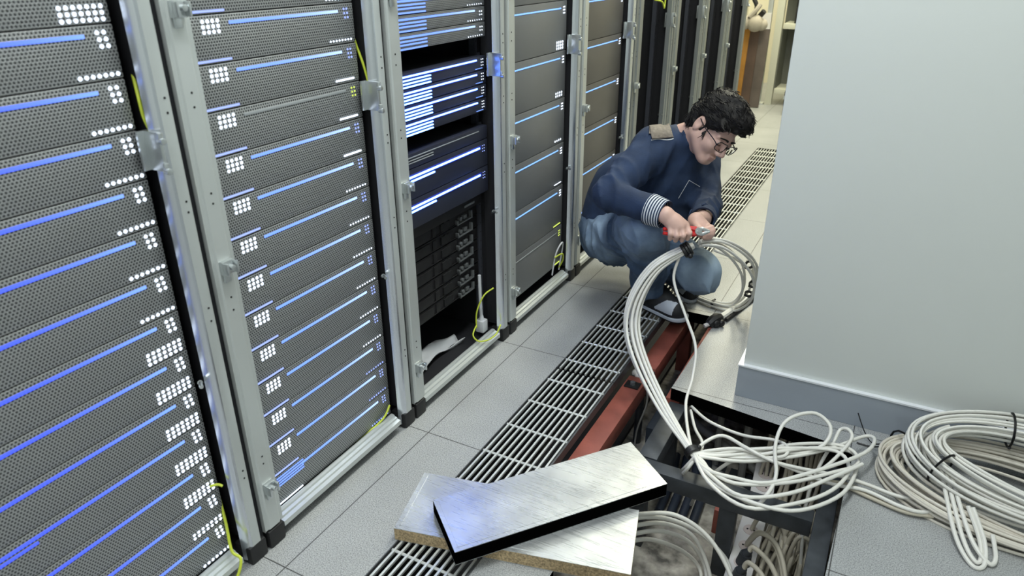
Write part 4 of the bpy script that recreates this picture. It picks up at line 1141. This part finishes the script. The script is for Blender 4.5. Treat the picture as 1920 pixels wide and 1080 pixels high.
for k in range(18):
    x = -0.095+0.0075*k+rr.uniform(-.004, .004); y = 1.86-rr.uniform(0, .05); z = -0.325+rr.uniform(0, .05)
    arc('underfloor_cable', 'beige cable in the tangle beside the white power strip', [(x-.01, y+.08, z-.005), (x+rr.uniform(-.02, .02), y-.06, z+rr.uniform(.0, .05)), (x+rr.uniform(-.02, .02), y-.20, z+rr.uniform(.0, .04)), (x+rr.uniform(-.02, .03), y-.40, z), (x, y-.55, -.325)], 0.0062, 'cable_beige', 'cable', 'tangle of beige cables under the floor')
for k in range(7):
    x = -0.07+0.013*k; y = 1.77-0.022*k
    arc('underfloor_cable', 'beige cable in the tangle beside the white power strip', [(x-.05, y, -.30), (x-.03, y+.03, -.23+.006*k), (x+.02, y+.03, -.21), (x+.05, y-.03, -.24), (x+.05, y-.12, -.31)], 0.0060, 'cable_beige', 'cable', 'tangle of beige cables under the floor')
for k in range(12):
    x = -0.165+0.0145*k+rr.uniform(-.004, .004)
    arc('hanging_cable', 'beige cable hanging down behind the opening below the wall', [(x, 1.985+rr.uniform(0, .03), -0.045), (x+rr.uniform(-.008, .008), 1.97, -0.15), (x+rr.uniform(-.01, .01), 1.965, -0.24), (x+rr.uniform(-.015, .015), 1.90, -0.33)], 0.0058, 'cable_beige', 'cable', 'beige cables hanging behind the opening')
WL = [[(-0.47, 1.30, -0.05), (-0.399, 1.385, -0.055), (-0.33, 1.46, -0.09), (-0.25, 1.51, -0.15), (-0.17, 1.51, -0.22), (-0.155, 1.42, -0.235), (-0.13, 1.30, -0.28)],
      [(-0.47, 1.28, -0.06), (-0.40, 1.37, -0.07), (-0.34, 1.46, -0.11), (-0.27, 1.52, -0.18), (-0.21, 1.50, -0.28), (-0.18, 1.40, -0.325)],
      [(-0.47, 1.27, -0.07), (-0.40, 1.355, -0.085), (-0.345, 1.45, -0.13), (-0.285, 1.53, -0.21), (-0.235, 1.55, -0.30), (-0.205, 1.45, -0.325)],
      [(-0.47, 1.26, -0.08), (-0.40, 1.345, -0.10), (-0.36, 1.43, -0.15), (-0.30, 1.53, -0.25), (-0.25, 1.56, -0.325), (-0.22, 1.46, -0.328)],
      [(-0.47, 1.32, -0.045), (-0.39, 1.40, -0.05), (-0.31, 1.46, -0.07), (-0.22, 1.47, -0.12), (-0.14, 1.42, -0.19), (-0.09, 1.32, -0.25)]]
wb = thing('cable_bundle', 'pale cables emerging from under the stacked panels over the concrete', 'cables', (-0.40, 1.37, -0.07))
for p in WL: MB().tube([Vector(q)-wb.location for q in p], 0.0058, 8).build('cable', M['cable_white'], wb, smooth=True, angle=60)
MB().tube([(math.cos(a)*.006-.006, math.sin(a)*.02-.008, math.cos(a)*.024+.0) for a in [6.2832*k/14 for k in range(14)]], .004, 6, sub=2, closed=True).build('cable_tie', M['tie'], wb, smooth=True)
for k, p in enumerate([[(-0.40, 1.33, -0.325), (-0.36, 1.40, -0.328), (-0.33, 1.36, -0.329), (-0.30, 1.25, -0.33)], [(-0.42, 1.36, -0.325), (-0.37, 1.44, -0.328), (-0.32, 1.40, -0.329), (-0.28, 1.28, -0.33)]]):
    arc('underfloor_cable', 'pale cable lying on the concrete beside the lower panel', p, 0.005, 'cable_white', 'cable', 'pale cables on the concrete by the panels')

# ------------------------------------------------------------------ the two lifted floor panels
def galv():
    m = bpy.data.materials.new('galvanised_sheet'); m.use_nodes = True
    nt = m.node_tree; b = nt.nodes['Principled BSDF']; N = nt.nodes.new; L = nt.links.new
    tc = N('ShaderNodeTexCoord'); mp = N('ShaderNodeMapping'); mp.inputs['Rotation'].default_value = (0, 0, math.radians(-52)); mp.inputs['Scale'].default_value = (4, 90, 4); L(tc.outputs['Object'], mp.inputs[0])
    n = N('ShaderNodeTexNoise'); n.inputs['Scale'].default_value = 3; n.inputs['Detail'].default_value = 6; L(mp.outputs[0], n.inputs['Vector'])
    v = N('ShaderNodeTexVoronoi'); v.inputs['Scale'].default_value = 90; L(tc.outputs['Object'], v.inputs['Vector'])
    n2 = N('ShaderNodeTexNoise'); n2.inputs['Scale'].default_value = 9; n2.inputs['Detail'].default_value = 5; L(tc.outputs['Object'], n2.inputs['Vector'])
    c = N('ShaderNodeValToRGB'); e = c.color_ramp.elements; e[0].position = .35; e[0].color = (.52, .54, .56, 1); e[1].position = .7; e[1].color = (.78, .80, .80, 1); L(n2.outputs['Fac'], c.inputs[0])
    L(c.outputs[0], b.inputs['Base Color']); b.inputs['Metallic'].default_value = 0.72
    r = N('ShaderNodeMapRange'); r.inputs[1].default_value = .3; r.inputs[2].default_value = .7; r.inputs[3].default_value = .24; r.inputs[4].default_value = .36; L(n.outputs['Fac'], r.inputs[0]); L(r.outputs[0], b.inputs['Roughness'])
    a = N('ShaderNodeMath'); a.operation = 'ADD'; L(n.outputs['Fac'], a.inputs[0]); L(v.outputs['Distance'], a.inputs[1])
    bp = N('ShaderNodeBump'); bp.inputs['Strength'].default_value = .012; bp.inputs['Distance'].default_value = .002; L(a.outputs[0], bp.inputs['Height']); L(bp.outputs[0], b.inputs['Normal'])
    return m
M['galv'] = galv()
M['chip'] = mat('chipboard_edge', (0.44, 0.33, 0.19), 0.85, noise=(220, 0.55))
def panel(name, label, quad, z, t, edge, tilt=0.0):
    """quad: outline seen from above, counter-clockwise; a sheet-metal face over a core"""
    c = sum((Vector((x, y, 0)) for x, y in quad), Vector())/4
    r = thing(name, label, 'floor panel', (c.x, c.y, z), 'lifted floor panels')
    q = [(x-c.x, y-c.y) for x, y in quad]
    core = MB(); core.prism(q, 0.001, t-0.0015); core.build('core', edge, r)
    s = MB(); s.prism(q, t-0.0015, t); s.build('top_sheet', M['galv'], r)
    s = MB(); s.prism(q, 0, 0.001); s.build('bottom_sheet', M['galv'], r)
    # folded seam a little inside two edges
    f = MB()
    for i in (0, 3):
        a = Vector((*q[i], t)); b_ = Vector((*q[(i+1) % 4], t)); n = Vector((-(b_-a).y, (b_-a).x, 0)).normalized()
        d = (b_-a).normalized()
        f.obox((a+b_)/2+n*0.012, d, n, (0, 0, 1), (b_-a).length/2-0.008, 0.0012, 0.0006)
    f.build('folded_seam', M['galv'], r)
    return r
panel('floor_panel', 'lower galvanised panel with bare chipboard edge, lying across the grate', [(-0.862, 0.990), (-0.322, 1.120), (-0.372, 1.318), (-0.912, 1.188)], 0.001, 0.036, M['chip'])
panel('floor_panel', 'upper galvanised panel with black edge, lying askew on the chipboard one', [(-0.672, 0.962), (-0.330, 1.397), (-0.466, 1.512), (-0.808, 1.077)], 0.038, 0.038, M['black_edge'])

# ------------------------------------------------------------------ the white cables
def offset_path(P, amp, ph, env):
    """a strand beside a common path: P spline points, amp offset, ph phase"""
    out = []; n = len(P); u = None
    for i in range(n):
        t = (P[min(i+1, n-1)]-P[max(i-1, 0)]).normalized()
        if u is None: u = t.orthogonal().normalized()
        u = (u-t*u.dot(t)).normalized(); w2 = t.cross(u); s = i/(n-1); a = amp*env(s)
        out.append(P[i]+u*(math.cos(ph+1.2*s)*a)+w2*(math.sin(ph+1.2*s)*a))
    return out
def tie_ring(p, ax, r, name, parent, th=.004, m='tie', wdt=.006):
    ax = Vector(ax).normalized(); u = ax.orthogonal().normalized(); w2 = ax.cross(u); p = Vector(p)
    b = MB()
    for dz in (-wdt, 0, wdt): b.tube([p+ax*dz+(u*math.cos(6.2832*k/14)+w2*math.sin(6.2832*k/14))*r for k in range(14)], th, 6, sub=1, closed=True)
    b.sphere(p+u*(r+th), th*1.5, 8, 6)
    return b.build(name, M[m], parent, smooth=True)
main = [(-0.503, 2.14, 0.413), (-0.599, 2.08, 0.343), (-0.645, 2.03, 0.239), (-0.637, 1.98, 0.146), (-0.564, 1.885, 0.082), (-0.444, 1.745, 0.040), (-0.322, 1.612, 0.024)]
fans = [
 [(-0.243, 1.508, 0.03), (-0.122, 1.458, 0.05), (-0.028, 1.484, 0.05), (0.056, 1.609, 0.04), (0.078, 1.748, 0.04), (0.05, 1.782, 0.05), (-0.039, 1.733, 0.06), (-0.136, 1.67, 0.05), (-0.211, 1.643, 0.02), (-0.257, 1.63, -0.03), (-0.30, 1.68, -0.14), (-0.34, 1.78, -0.30)],
 [(-0.254, 1.524, 0.04), (-0.163, 1.469, 0.05), (-0.06, 1.521, 0.06), (0.025, 1.633, 0.06), (0.088, 1.725, 0.06)],
 [(-0.266, 1.541, 0.04), (-0.196, 1.529, 0.05), (-0.113, 1.537, 0.06), (-0.003, 1.64, 0.07), (0.087, 1.76, 0.07), (0.109, 1.85, 0.06), (0.083, 1.87, 0.05), (0.011, 1.774, 0.05), (-0.08, 1.69, 0.045), (-0.19, 1.625, 0.035), (-0.30, 1.597, 0.03)],
 [(-0.301, 1.649, 0.04), (-0.261, 1.691, 0.05), (-0.19, 1.653, 0.06), (-0.118, 1.642, 0.05), (-0.039, 1.661, 0.04), (0.05, 1.69, 0.03), (0.11, 1.70, 0.02), (0.19, 1.69, 0.02), (0.27, 1.71, 0.03)],
 [(-0.279, 1.622, 0.04), (-0.203, 1.655, 0.05), (-0.118, 1.642, 0.05), (-0.05, 1.657, 0.03), (0.03, 1.66, 0.02), (0.105, 1.674, 0.02), (0.189, 1.651, 0.02), (0.245, 1.66, 0.02), (0.30, 1.72, 0.03)],
 [(-0.281, 1.577, 0.03), (-0.235, 1.517, 0.035), (-0.136, 1.476, 0.03), (-0.107, 1.509, 0.05), (-0.101, 1.578, 0.06), (-0.122, 1.674, 0.07), (-0.12, 1.735, 0.1), (-0.095, 1.772, 0.12), (-0.046, 1.812, 0.12), (-0.004, 1.797, 0.1), (-0.007, 1.761, 0.07), (-0.049, 1.721, 0.05), (-0.137, 1.684, 0.04), (-0.211, 1.643, 0.035), (-0.316, 1.608, 0.03)],
 [(-0.276, 1.560, 0.035), (-0.19, 1.515, 0.045), (-0.07, 1.56, 0.06), (0.03, 1.66, 0.06), (0.076, 1.722, 0.055), (0.064, 1.776, 0.055), (0.011, 1.785, 0.055), (-0.091, 1.735, 0.05), (-0.188, 1.657, 0.04), (-0.25, 1.62, 0.035), (-0.315, 1.600, 0.03)],
 [(-0.25, 1.500, 0.035), (-0.145, 1.446, 0.04), (-0.045, 1.50, 0.05), (0.03, 1.60, 0.045), (0.06, 1.70, 0.05), (0.02, 1.75, 0.06), (-0.10, 1.70, 0.06), (-0.20, 1.66, 0.045), (-0.26, 1.625, 0.035), (-0.318, 1.605, 0.03)],
]
wc = thing('cable_bundle', 'white network cables tied together, hanging from the hands and fanning over the opening', 'cables', (-0.322, 1.612, 0.0))
o = wc.location
MP = spline(main, 9)
env = lambda s: 0.30+1.0*math.sin(math.pi*min(1, s*1.05))**0.7
for k, fpts in enumerate(fans):
    a = 0.011+0.011*((k*37) % 8)/8; st = offset_path(MP, a, k*0.785+.4, env)
    pts = st[::3]+[Vector(p) for p in fpts]
    MB().tube([p-o for p in pts], 0.0050, 8, sub=5).build('cable', M['cable_white'], wc, smooth=True, angle=60)
for pts in ([(-0.540, 2.12, 0.375), (-0.546, 2.10, 0.299), (-0.485, 2.05, 0.209), (-0.430, 2.0, 0.131), (-0.413, 1.93, 0.062), (-0.400, 1.82, 0.030), (-0.335, 1.64, 0.028), (-0.29, 1.58, 0.02), (-0.27, 1.56, 0.02)],
            [(-0.402, 1.915, -0.035), (-0.324, 1.812, -0.0), (-0.222, 1.762, 0.02), (-0.135, 1.751, 0.04), (-0.096, 1.717, 0.055), (-0.097, 1.678, 0.05), (-0.15, 1.656, 0.04), (-0.23, 1.63, 0.03), (-0.318, 1.606, 0.03)],
            [(-0.40, 1.90, -0.04), (-0.36, 1.80, -0.03), (-0.315, 1.70, 0.0), (-0.30, 1.60, 0.03)],
            [(-0.052, 1.698, 0.01), (-0.003, 1.681, 0.04), (0.037, 1.76, 0.06), (0.053, 1.819, 0.07), (0.04, 1.837, 0.08), (0.021, 1.84, 0.07), (0.012, 1.804, 0.05), (-0.01, 1.74, 0.0), (-0.02, 1.70, -0.10), (0.0, 1.64, -0.28)],
            [(-0.31, 1.59, 0.03), (-0.328, 1.585, -0.005), (-0.340, 1.605, -0.035)], [(-0.305, 1.60, 0.03), (-0.320, 1.575, -0.0), (-0.335, 1.590, -0.035)]):
    MB().tube([Vector(p)-o for p in pts], 0.0047, 8, sub=7).build('cable', M['cable_white'], wc, smooth=True, angle=60)
tie_ring(Vector((-0.322, 1.612, 0.026))-o, (-1, 1, .2), 0.017, 'cable_tie', wc, .005)
tie_ring(Vector((-0.521, 2.127, 0.400))-o, (-.85, -.5, -.6), 0.019, 'cable_tie', wc, .006, wdt=.009)

# coil that hangs from his left hand down to the floor behind the knee
lp = [(-0.490, 2.16, 0.418), (-0.442, 2.22, 0.409), (-0.389, 2.32, 0.345), (-0.355, 2.42, 0.250), (-0.365, 2.52, 0.121), (-0.42, 2.56, 0.030), (-0.514, 2.575, 0.016), (-0.60, 2.62, 0.014), (-0.66, 2.70, 0.014)]
lc = thing('cable_coil', 'loose loop of white cable reaching from the left hand to the floor behind the knee', 'cables', (-0.45, 2.56, 0.0)); o = lc.location
LP = spline(lp, 8)
for k in range(6):
    a = 0.008+0.006*((k*5) % 6); st = offset_path(LP, a, k*1.05, lambda s: .35+1.0*math.sin(math.pi*min(1, s*1.3))**2 if s < .75 else .35)
    MB().tube([Vector((p.x, p.y, max(p.z, .006)))-o for p in st[::4]], 0.0046, 8, sub=4).build('cable', M['cable_white'], lc, smooth=True, angle=60)
MB().tube([Vector(p)-o for p in [(-0.47, 2.30, 0.345), (-0.40, 2.36, 0.30), (-0.365, 2.47, 0.22), (-0.352, 2.54, 0.14), (-0.375, 2.60, 0.06)]], 0.0046, 8).build('cable', M['cable_white'], lc, smooth=True, angle=60)
for p, ax in (((-0.505, 2.574, 0.016), (1, -.2, 0)), ((-0.365, 2.40, 0.275), (.2, .6, -.6)), ((-0.356, 2.49, 0.165), (0, .5, -.8)), ((-0.372, 2.53, 0.105), (-.1, .3, -.9))):
    tie_ring(Vector(p)-o, ax, .013, 'cable_tie', lc, .003, wdt=.003)
cd = thing('conduit', 'grey cable sleeve with black taped end lying on the floor by the wall corner', 'cable', (-0.45, 2.43, 0.0)); o = cd.location
MB().tube([Vector(p)-o for p in [(-0.452, 2.45, .018), (-0.425, 2.56, .016), (-0.39, 2.72, .015), (-0.35, 2.90, .015), (-0.33, 3.02, .015)]], 0.0125, 9).build('sleeve', M['cable_white'], cd, smooth=True)
MB().tube([Vector(p)-o for p in [(-0.43, 2.47, .009), (-0.40, 2.60, .008), (-0.365, 2.75, .008), (-0.32, 2.95, .008)]], 0.007, 8).build('cable', M['rubber'], cd, smooth=True)
b = MB(); b.tube([Vector(p)-o for p in [(-0.478, 2.395, .012), (-0.462, 2.425, .024), (-0.448, 2.455, .022)]], lambda t: .014+.008*math.sin(3.1*t), 9); b.sphere((-.005, -.02, .016), .016, 9, 6); b.sphere((.012, -.004, .014), .014, 9, 6)
b.build('taped_end', M['tie'], cd, smooth=True)
MB().tube([Vector(p)-o for p in [(-0.49, 2.385, .008), (-0.475, 2.40, .014)]], .008, 8, smooth=False).build('bare_tip', M['strip_white'], cd, smooth=True)

# the big coils by the wall
def coil(label, c, ex, ey, a, b_, rb, turns, seed, mt='cable_white', group='coils of white cable by the wall'):
    R2 = random.Random(seed); c = Vector(c); ex = Vector(ex).normalized(); ey = Vector(ey); ey = (ey-ex*ey.dot(ex)).normalized(); ez = ex.cross(ey)
    root = thing('cable_coil', label, 'cable coil', c, group)
    tg = []
    for t in range(turns+1):
        r = rb*math.sqrt(R2.random()); th = R2.uniform(0, 6.2832); tg.append((r*math.cos(th), 0.75*r*math.sin(th), R2.uniform(-.012, .012), R2.uniform(-.008, .008), R2.uniform(0, 6.28)))
    pts = []; seg = 30
    for t in range(turns):
        for k in range(seg):
            s = k/seg; s2 = s*s*(3-2*s); q = [tg[t][i]*(1-s2)+tg[t+1][i]*s2 for i in range(4)]
            th = 6.2832*s+2.6
            loose = 1+0.7*math.sin(th+0.8)**2
            pts.append(ex*((a+q[0]*loose)*math.cos(th)+q[2])+ey*((b_+q[0]*loose)*math.sin(th)+q[3])+ez*(q[1]*loose))
    m = MB(); m.tube(pts, 0.0043, 6, sub=2); m.build('cable', M[mt], root, smooth=True, angle=60)
    return root, (lambda th: ex*a*math.cos(th)+ey*b_*math.sin(th)), (lambda th: -ex*a*math.sin(th)+ey*b_*math.cos(th))
k1, pf, tf = coil('lower coil of off-white cable lying flat on the floor by the baseboard', (0.440, 1.782, 0.045), (1, -.10, 0), (.10, 1, .14), 0.290, 0.140, 0.043, 25, 4, mt='cable_offwhite')
for th in (2.75, 5.2): tie_ring(pf(th), tf(th), .046, 'cable_tie', k1, .0028, wdt=0)
k2, pf, tf = coil('upper coil of off-white cable on the lower one, leaning on the baseboard', (0.480, 1.810, 0.108), (1, -.06, -.02), (.06, 1, .38), 0.262, 0.118, 0.038, 23, 9)
for th in (3.75, 1.9): tie_ring(pf(th), tf(th), .044, 'cable_tie', k2, .0028, wdt=0)
MB().tube([pf(3.75)+Vector((0.0, -.01, .0)), Vector((0.30, 1.60, 0.03))-k2.location, Vector((0.336, 1.537, 0.007))-k2.location, Vector((0.362, 1.545, 0.007))-k2.location, Vector((0.360, 1.60, 0.03))-k2.location, Vector((0.33, 1.66, 0.07))-k2.location], .005, 8).build('cable_tail', M['cable_white'], k2, smooth=True)
MB().tube([pf(3.75)+Vector((0.01, -.01, .0)), Vector((0.315, 1.60, 0.03))-k2.location, Vector((0.343, 1.553, 0.007))-k2.location, Vector((0.356, 1.560, 0.009))-k2.location, Vector((0.350, 1.605, 0.03))-k2.location, Vector((0.32, 1.66, 0.07))-k2.location], .005, 8).build('cable_tail', M['cable_white'], k2, smooth=True)
MB().tube([pf(3.75)+Vector((0.02, -.01, .0)), Vector((0.33, 1.60, 0.035))-k2.location, Vector((0.37, 1.555, 0.010))-k2.location, Vector((0.385, 1.575, 0.012))-k2.location, Vector((0.375, 1.62, 0.04))-k2.location], .005, 8).build('cable_tail', M['cable_white'], k2, smooth=True)
q = k1.location
MB().tube([Vector(p)-q for p in [(0.058, 1.966, 0.060), (0.085, 1.93, 0.025), (0.112, 1.905, 0.012), (0.150, 1.87, 0.055)]], .0018, 6).build('tie_tail', M['tie'], k1, smooth=True)
MB().tube([Vector(p)-q for p in [(0.070, 1.900, 0.004), (0.112, 1.895, 0.008), (0.155, 1.865, 0.050)]], .0022, 6).build('tie_tail', M['tie'], k1, smooth=True)
for zz in (0.0, 0.012):
    wire('network_cable', 'beige cable running from the opening under the lower coil', [(-0.023+zz, 1.662, 0.012), (0.06, 1.690-zz, 0.010), (0.13, 1.676-zz, 0.008), (0.20, 1.660-zz, 0.010), (0.26, 1.672-zz, 0.012)], 0.0052, 'cable_beige', 'cable', 'beige cables between the opening and the coils')

# ------------------------------------------------------------------ the far end of the aisle
M['cream_metal'] = mat('cream_metal', (0.60, 0.60, 0.50), 0.5)
M['dark_back'] = mat('shelf_back', (0.11, 0.115, 0.10), 0.6)
sh = thing('shelving_unit', 'cream metal shelving unit at the far end with black boxes on it', 'shelf', (-1.10, 6.95, 0))
for x in (0.0, 0.62): MB().box((x-.03, -.03, 0), (x+.03, .03, 1.9)).build('upright', M['cream_metal'], sh, bevel=.003); 
MB().box((.031, -.01, .146), (.040, .30, .655)).build('side_panel', M['dark_back'], sh)
for z in (0.10, 0.655, 1.10, 1.5): MB().box((.041, -.02, z), (.59, .298, z+.045)).build('shelf', M['cream_metal'], sh, bevel=.003)
MB().box((.0, .30, .1), (.62, .31, 1.9)).build('back_panel', M['dark_back'], sh)
for k, (z, hgt) in enumerate(((.701, .13), (.832, .10), (.933, .10))):
    d_ = thing('equipment_box', 'black equipment box on the cream shelving, ' + ['lowest', 'middle', 'topmost'][k] + ' of the stack', 'box', (-.75, 6.98, z), 'black boxes on the cream shelving')
    MB().box((-.23, -.02, 0.001), (.22, .24, hgt-.002)).build('case', M['rubber'], d_, bevel=.004); MB().box((-.21, -.024, .02), (.22, -.02, .03)).build('front_strip', M['rail_dark'], d_)
ch = thing('wheeled_trolley', 'small black trolley half hidden by the grey wall at the far end', 'trolley', (-0.83, 6.62, 0))
MB().box((-.08, -.10, .07), (.22, .22, .20)).build('body', M['rubber'], ch, bevel=.01)
for x in (-.05, .18):
    for y in (-.06, .18): MB().cyl((x-.012, y, .035), (x+.012, y, .035), .034, 14).build('wheel', M['rubber'], ch, smooth=True)
MB().box((-.085, -.104, .13), (.05, -.100, .16)).build('metal_strip', M['steel'], ch)
for k, (x, y, hgt, col, nm) in enumerate(((-.045, .0, .66, (.33, .15, .02), 'narrow orange board leaning beside the end of the last rack'), (.03, .03, .68, (.075, .045, .032), 'dark brown board leaning between the orange board and a grey-brown one'), (.11, .06, .66, (.095, .075, .065), 'grey-brown board leaning beside the pale upright post'))):
    b = MB(); b.obox((0, .1, hgt/2+.002), (1, .15, 0), (0, .1, 1), (0, 1, -.1), .075, hgt/2, .012)
    tag(b.build('leaning_board', mat('board_%d' % k, col, .7, noise=(8, .2)), None, (-1.33+x, 6.6+y, 0)), nm, 'board', 'boards leaning at the end of the racks')
jb = thing('bundled_bag', 'pale crumpled bag lying on top of the leaning boards', 'bag', (-1.28, 6.66, .685))
b = MB(); b.sphere((-.06, 0, .035), .06, 12, 8); b.sphere((.03, .0, .03), .07, 12, 8); b.sphere((.08, .02, .02), .05, 12, 8); b.tube([(-.02, -.03, .08), (.03, -.02, .14), (.05, 0, .18)], .02, 8)
b.build('cloth', mat('pale_cloth', (.40, .36, .30), .85, bump=(25, .6)), jb, smooth=True)
b = MB(); b.tube([(0, .02, .08), (.02, .02, .16), (-.01, .02, .22)], .018, 8); b.tube([(.05, .02, .08), (.09, .0, .13)], .022, 8); b.build('dark_strap', M['rubber'], jb, smooth=True)
dr = MB(); dr.box((-1.62, 8.16, 0), (-0.55, 8.2, 2.1)); struct(dr.build('door_1', mat('cream_door', (.74, .68, .52), .6)))
pt = thing('pipe_stand', 'grey upright post between the boards and the cream shelving', 'post', (-1.19, 6.95, 0))
MB().box((-.02, -.02, 0.01), (.02, .02, 1.6)).build('upright', M['alu'], pt, bevel=.003); MB().box((-.06, -.03, .48), (.02, -.02, .78)).build('paper_label', M['strip_white'], pt); MB().box((-.05, -.05, 0), (.05, .05, .012)).build('base_plate', M['alu'], pt)
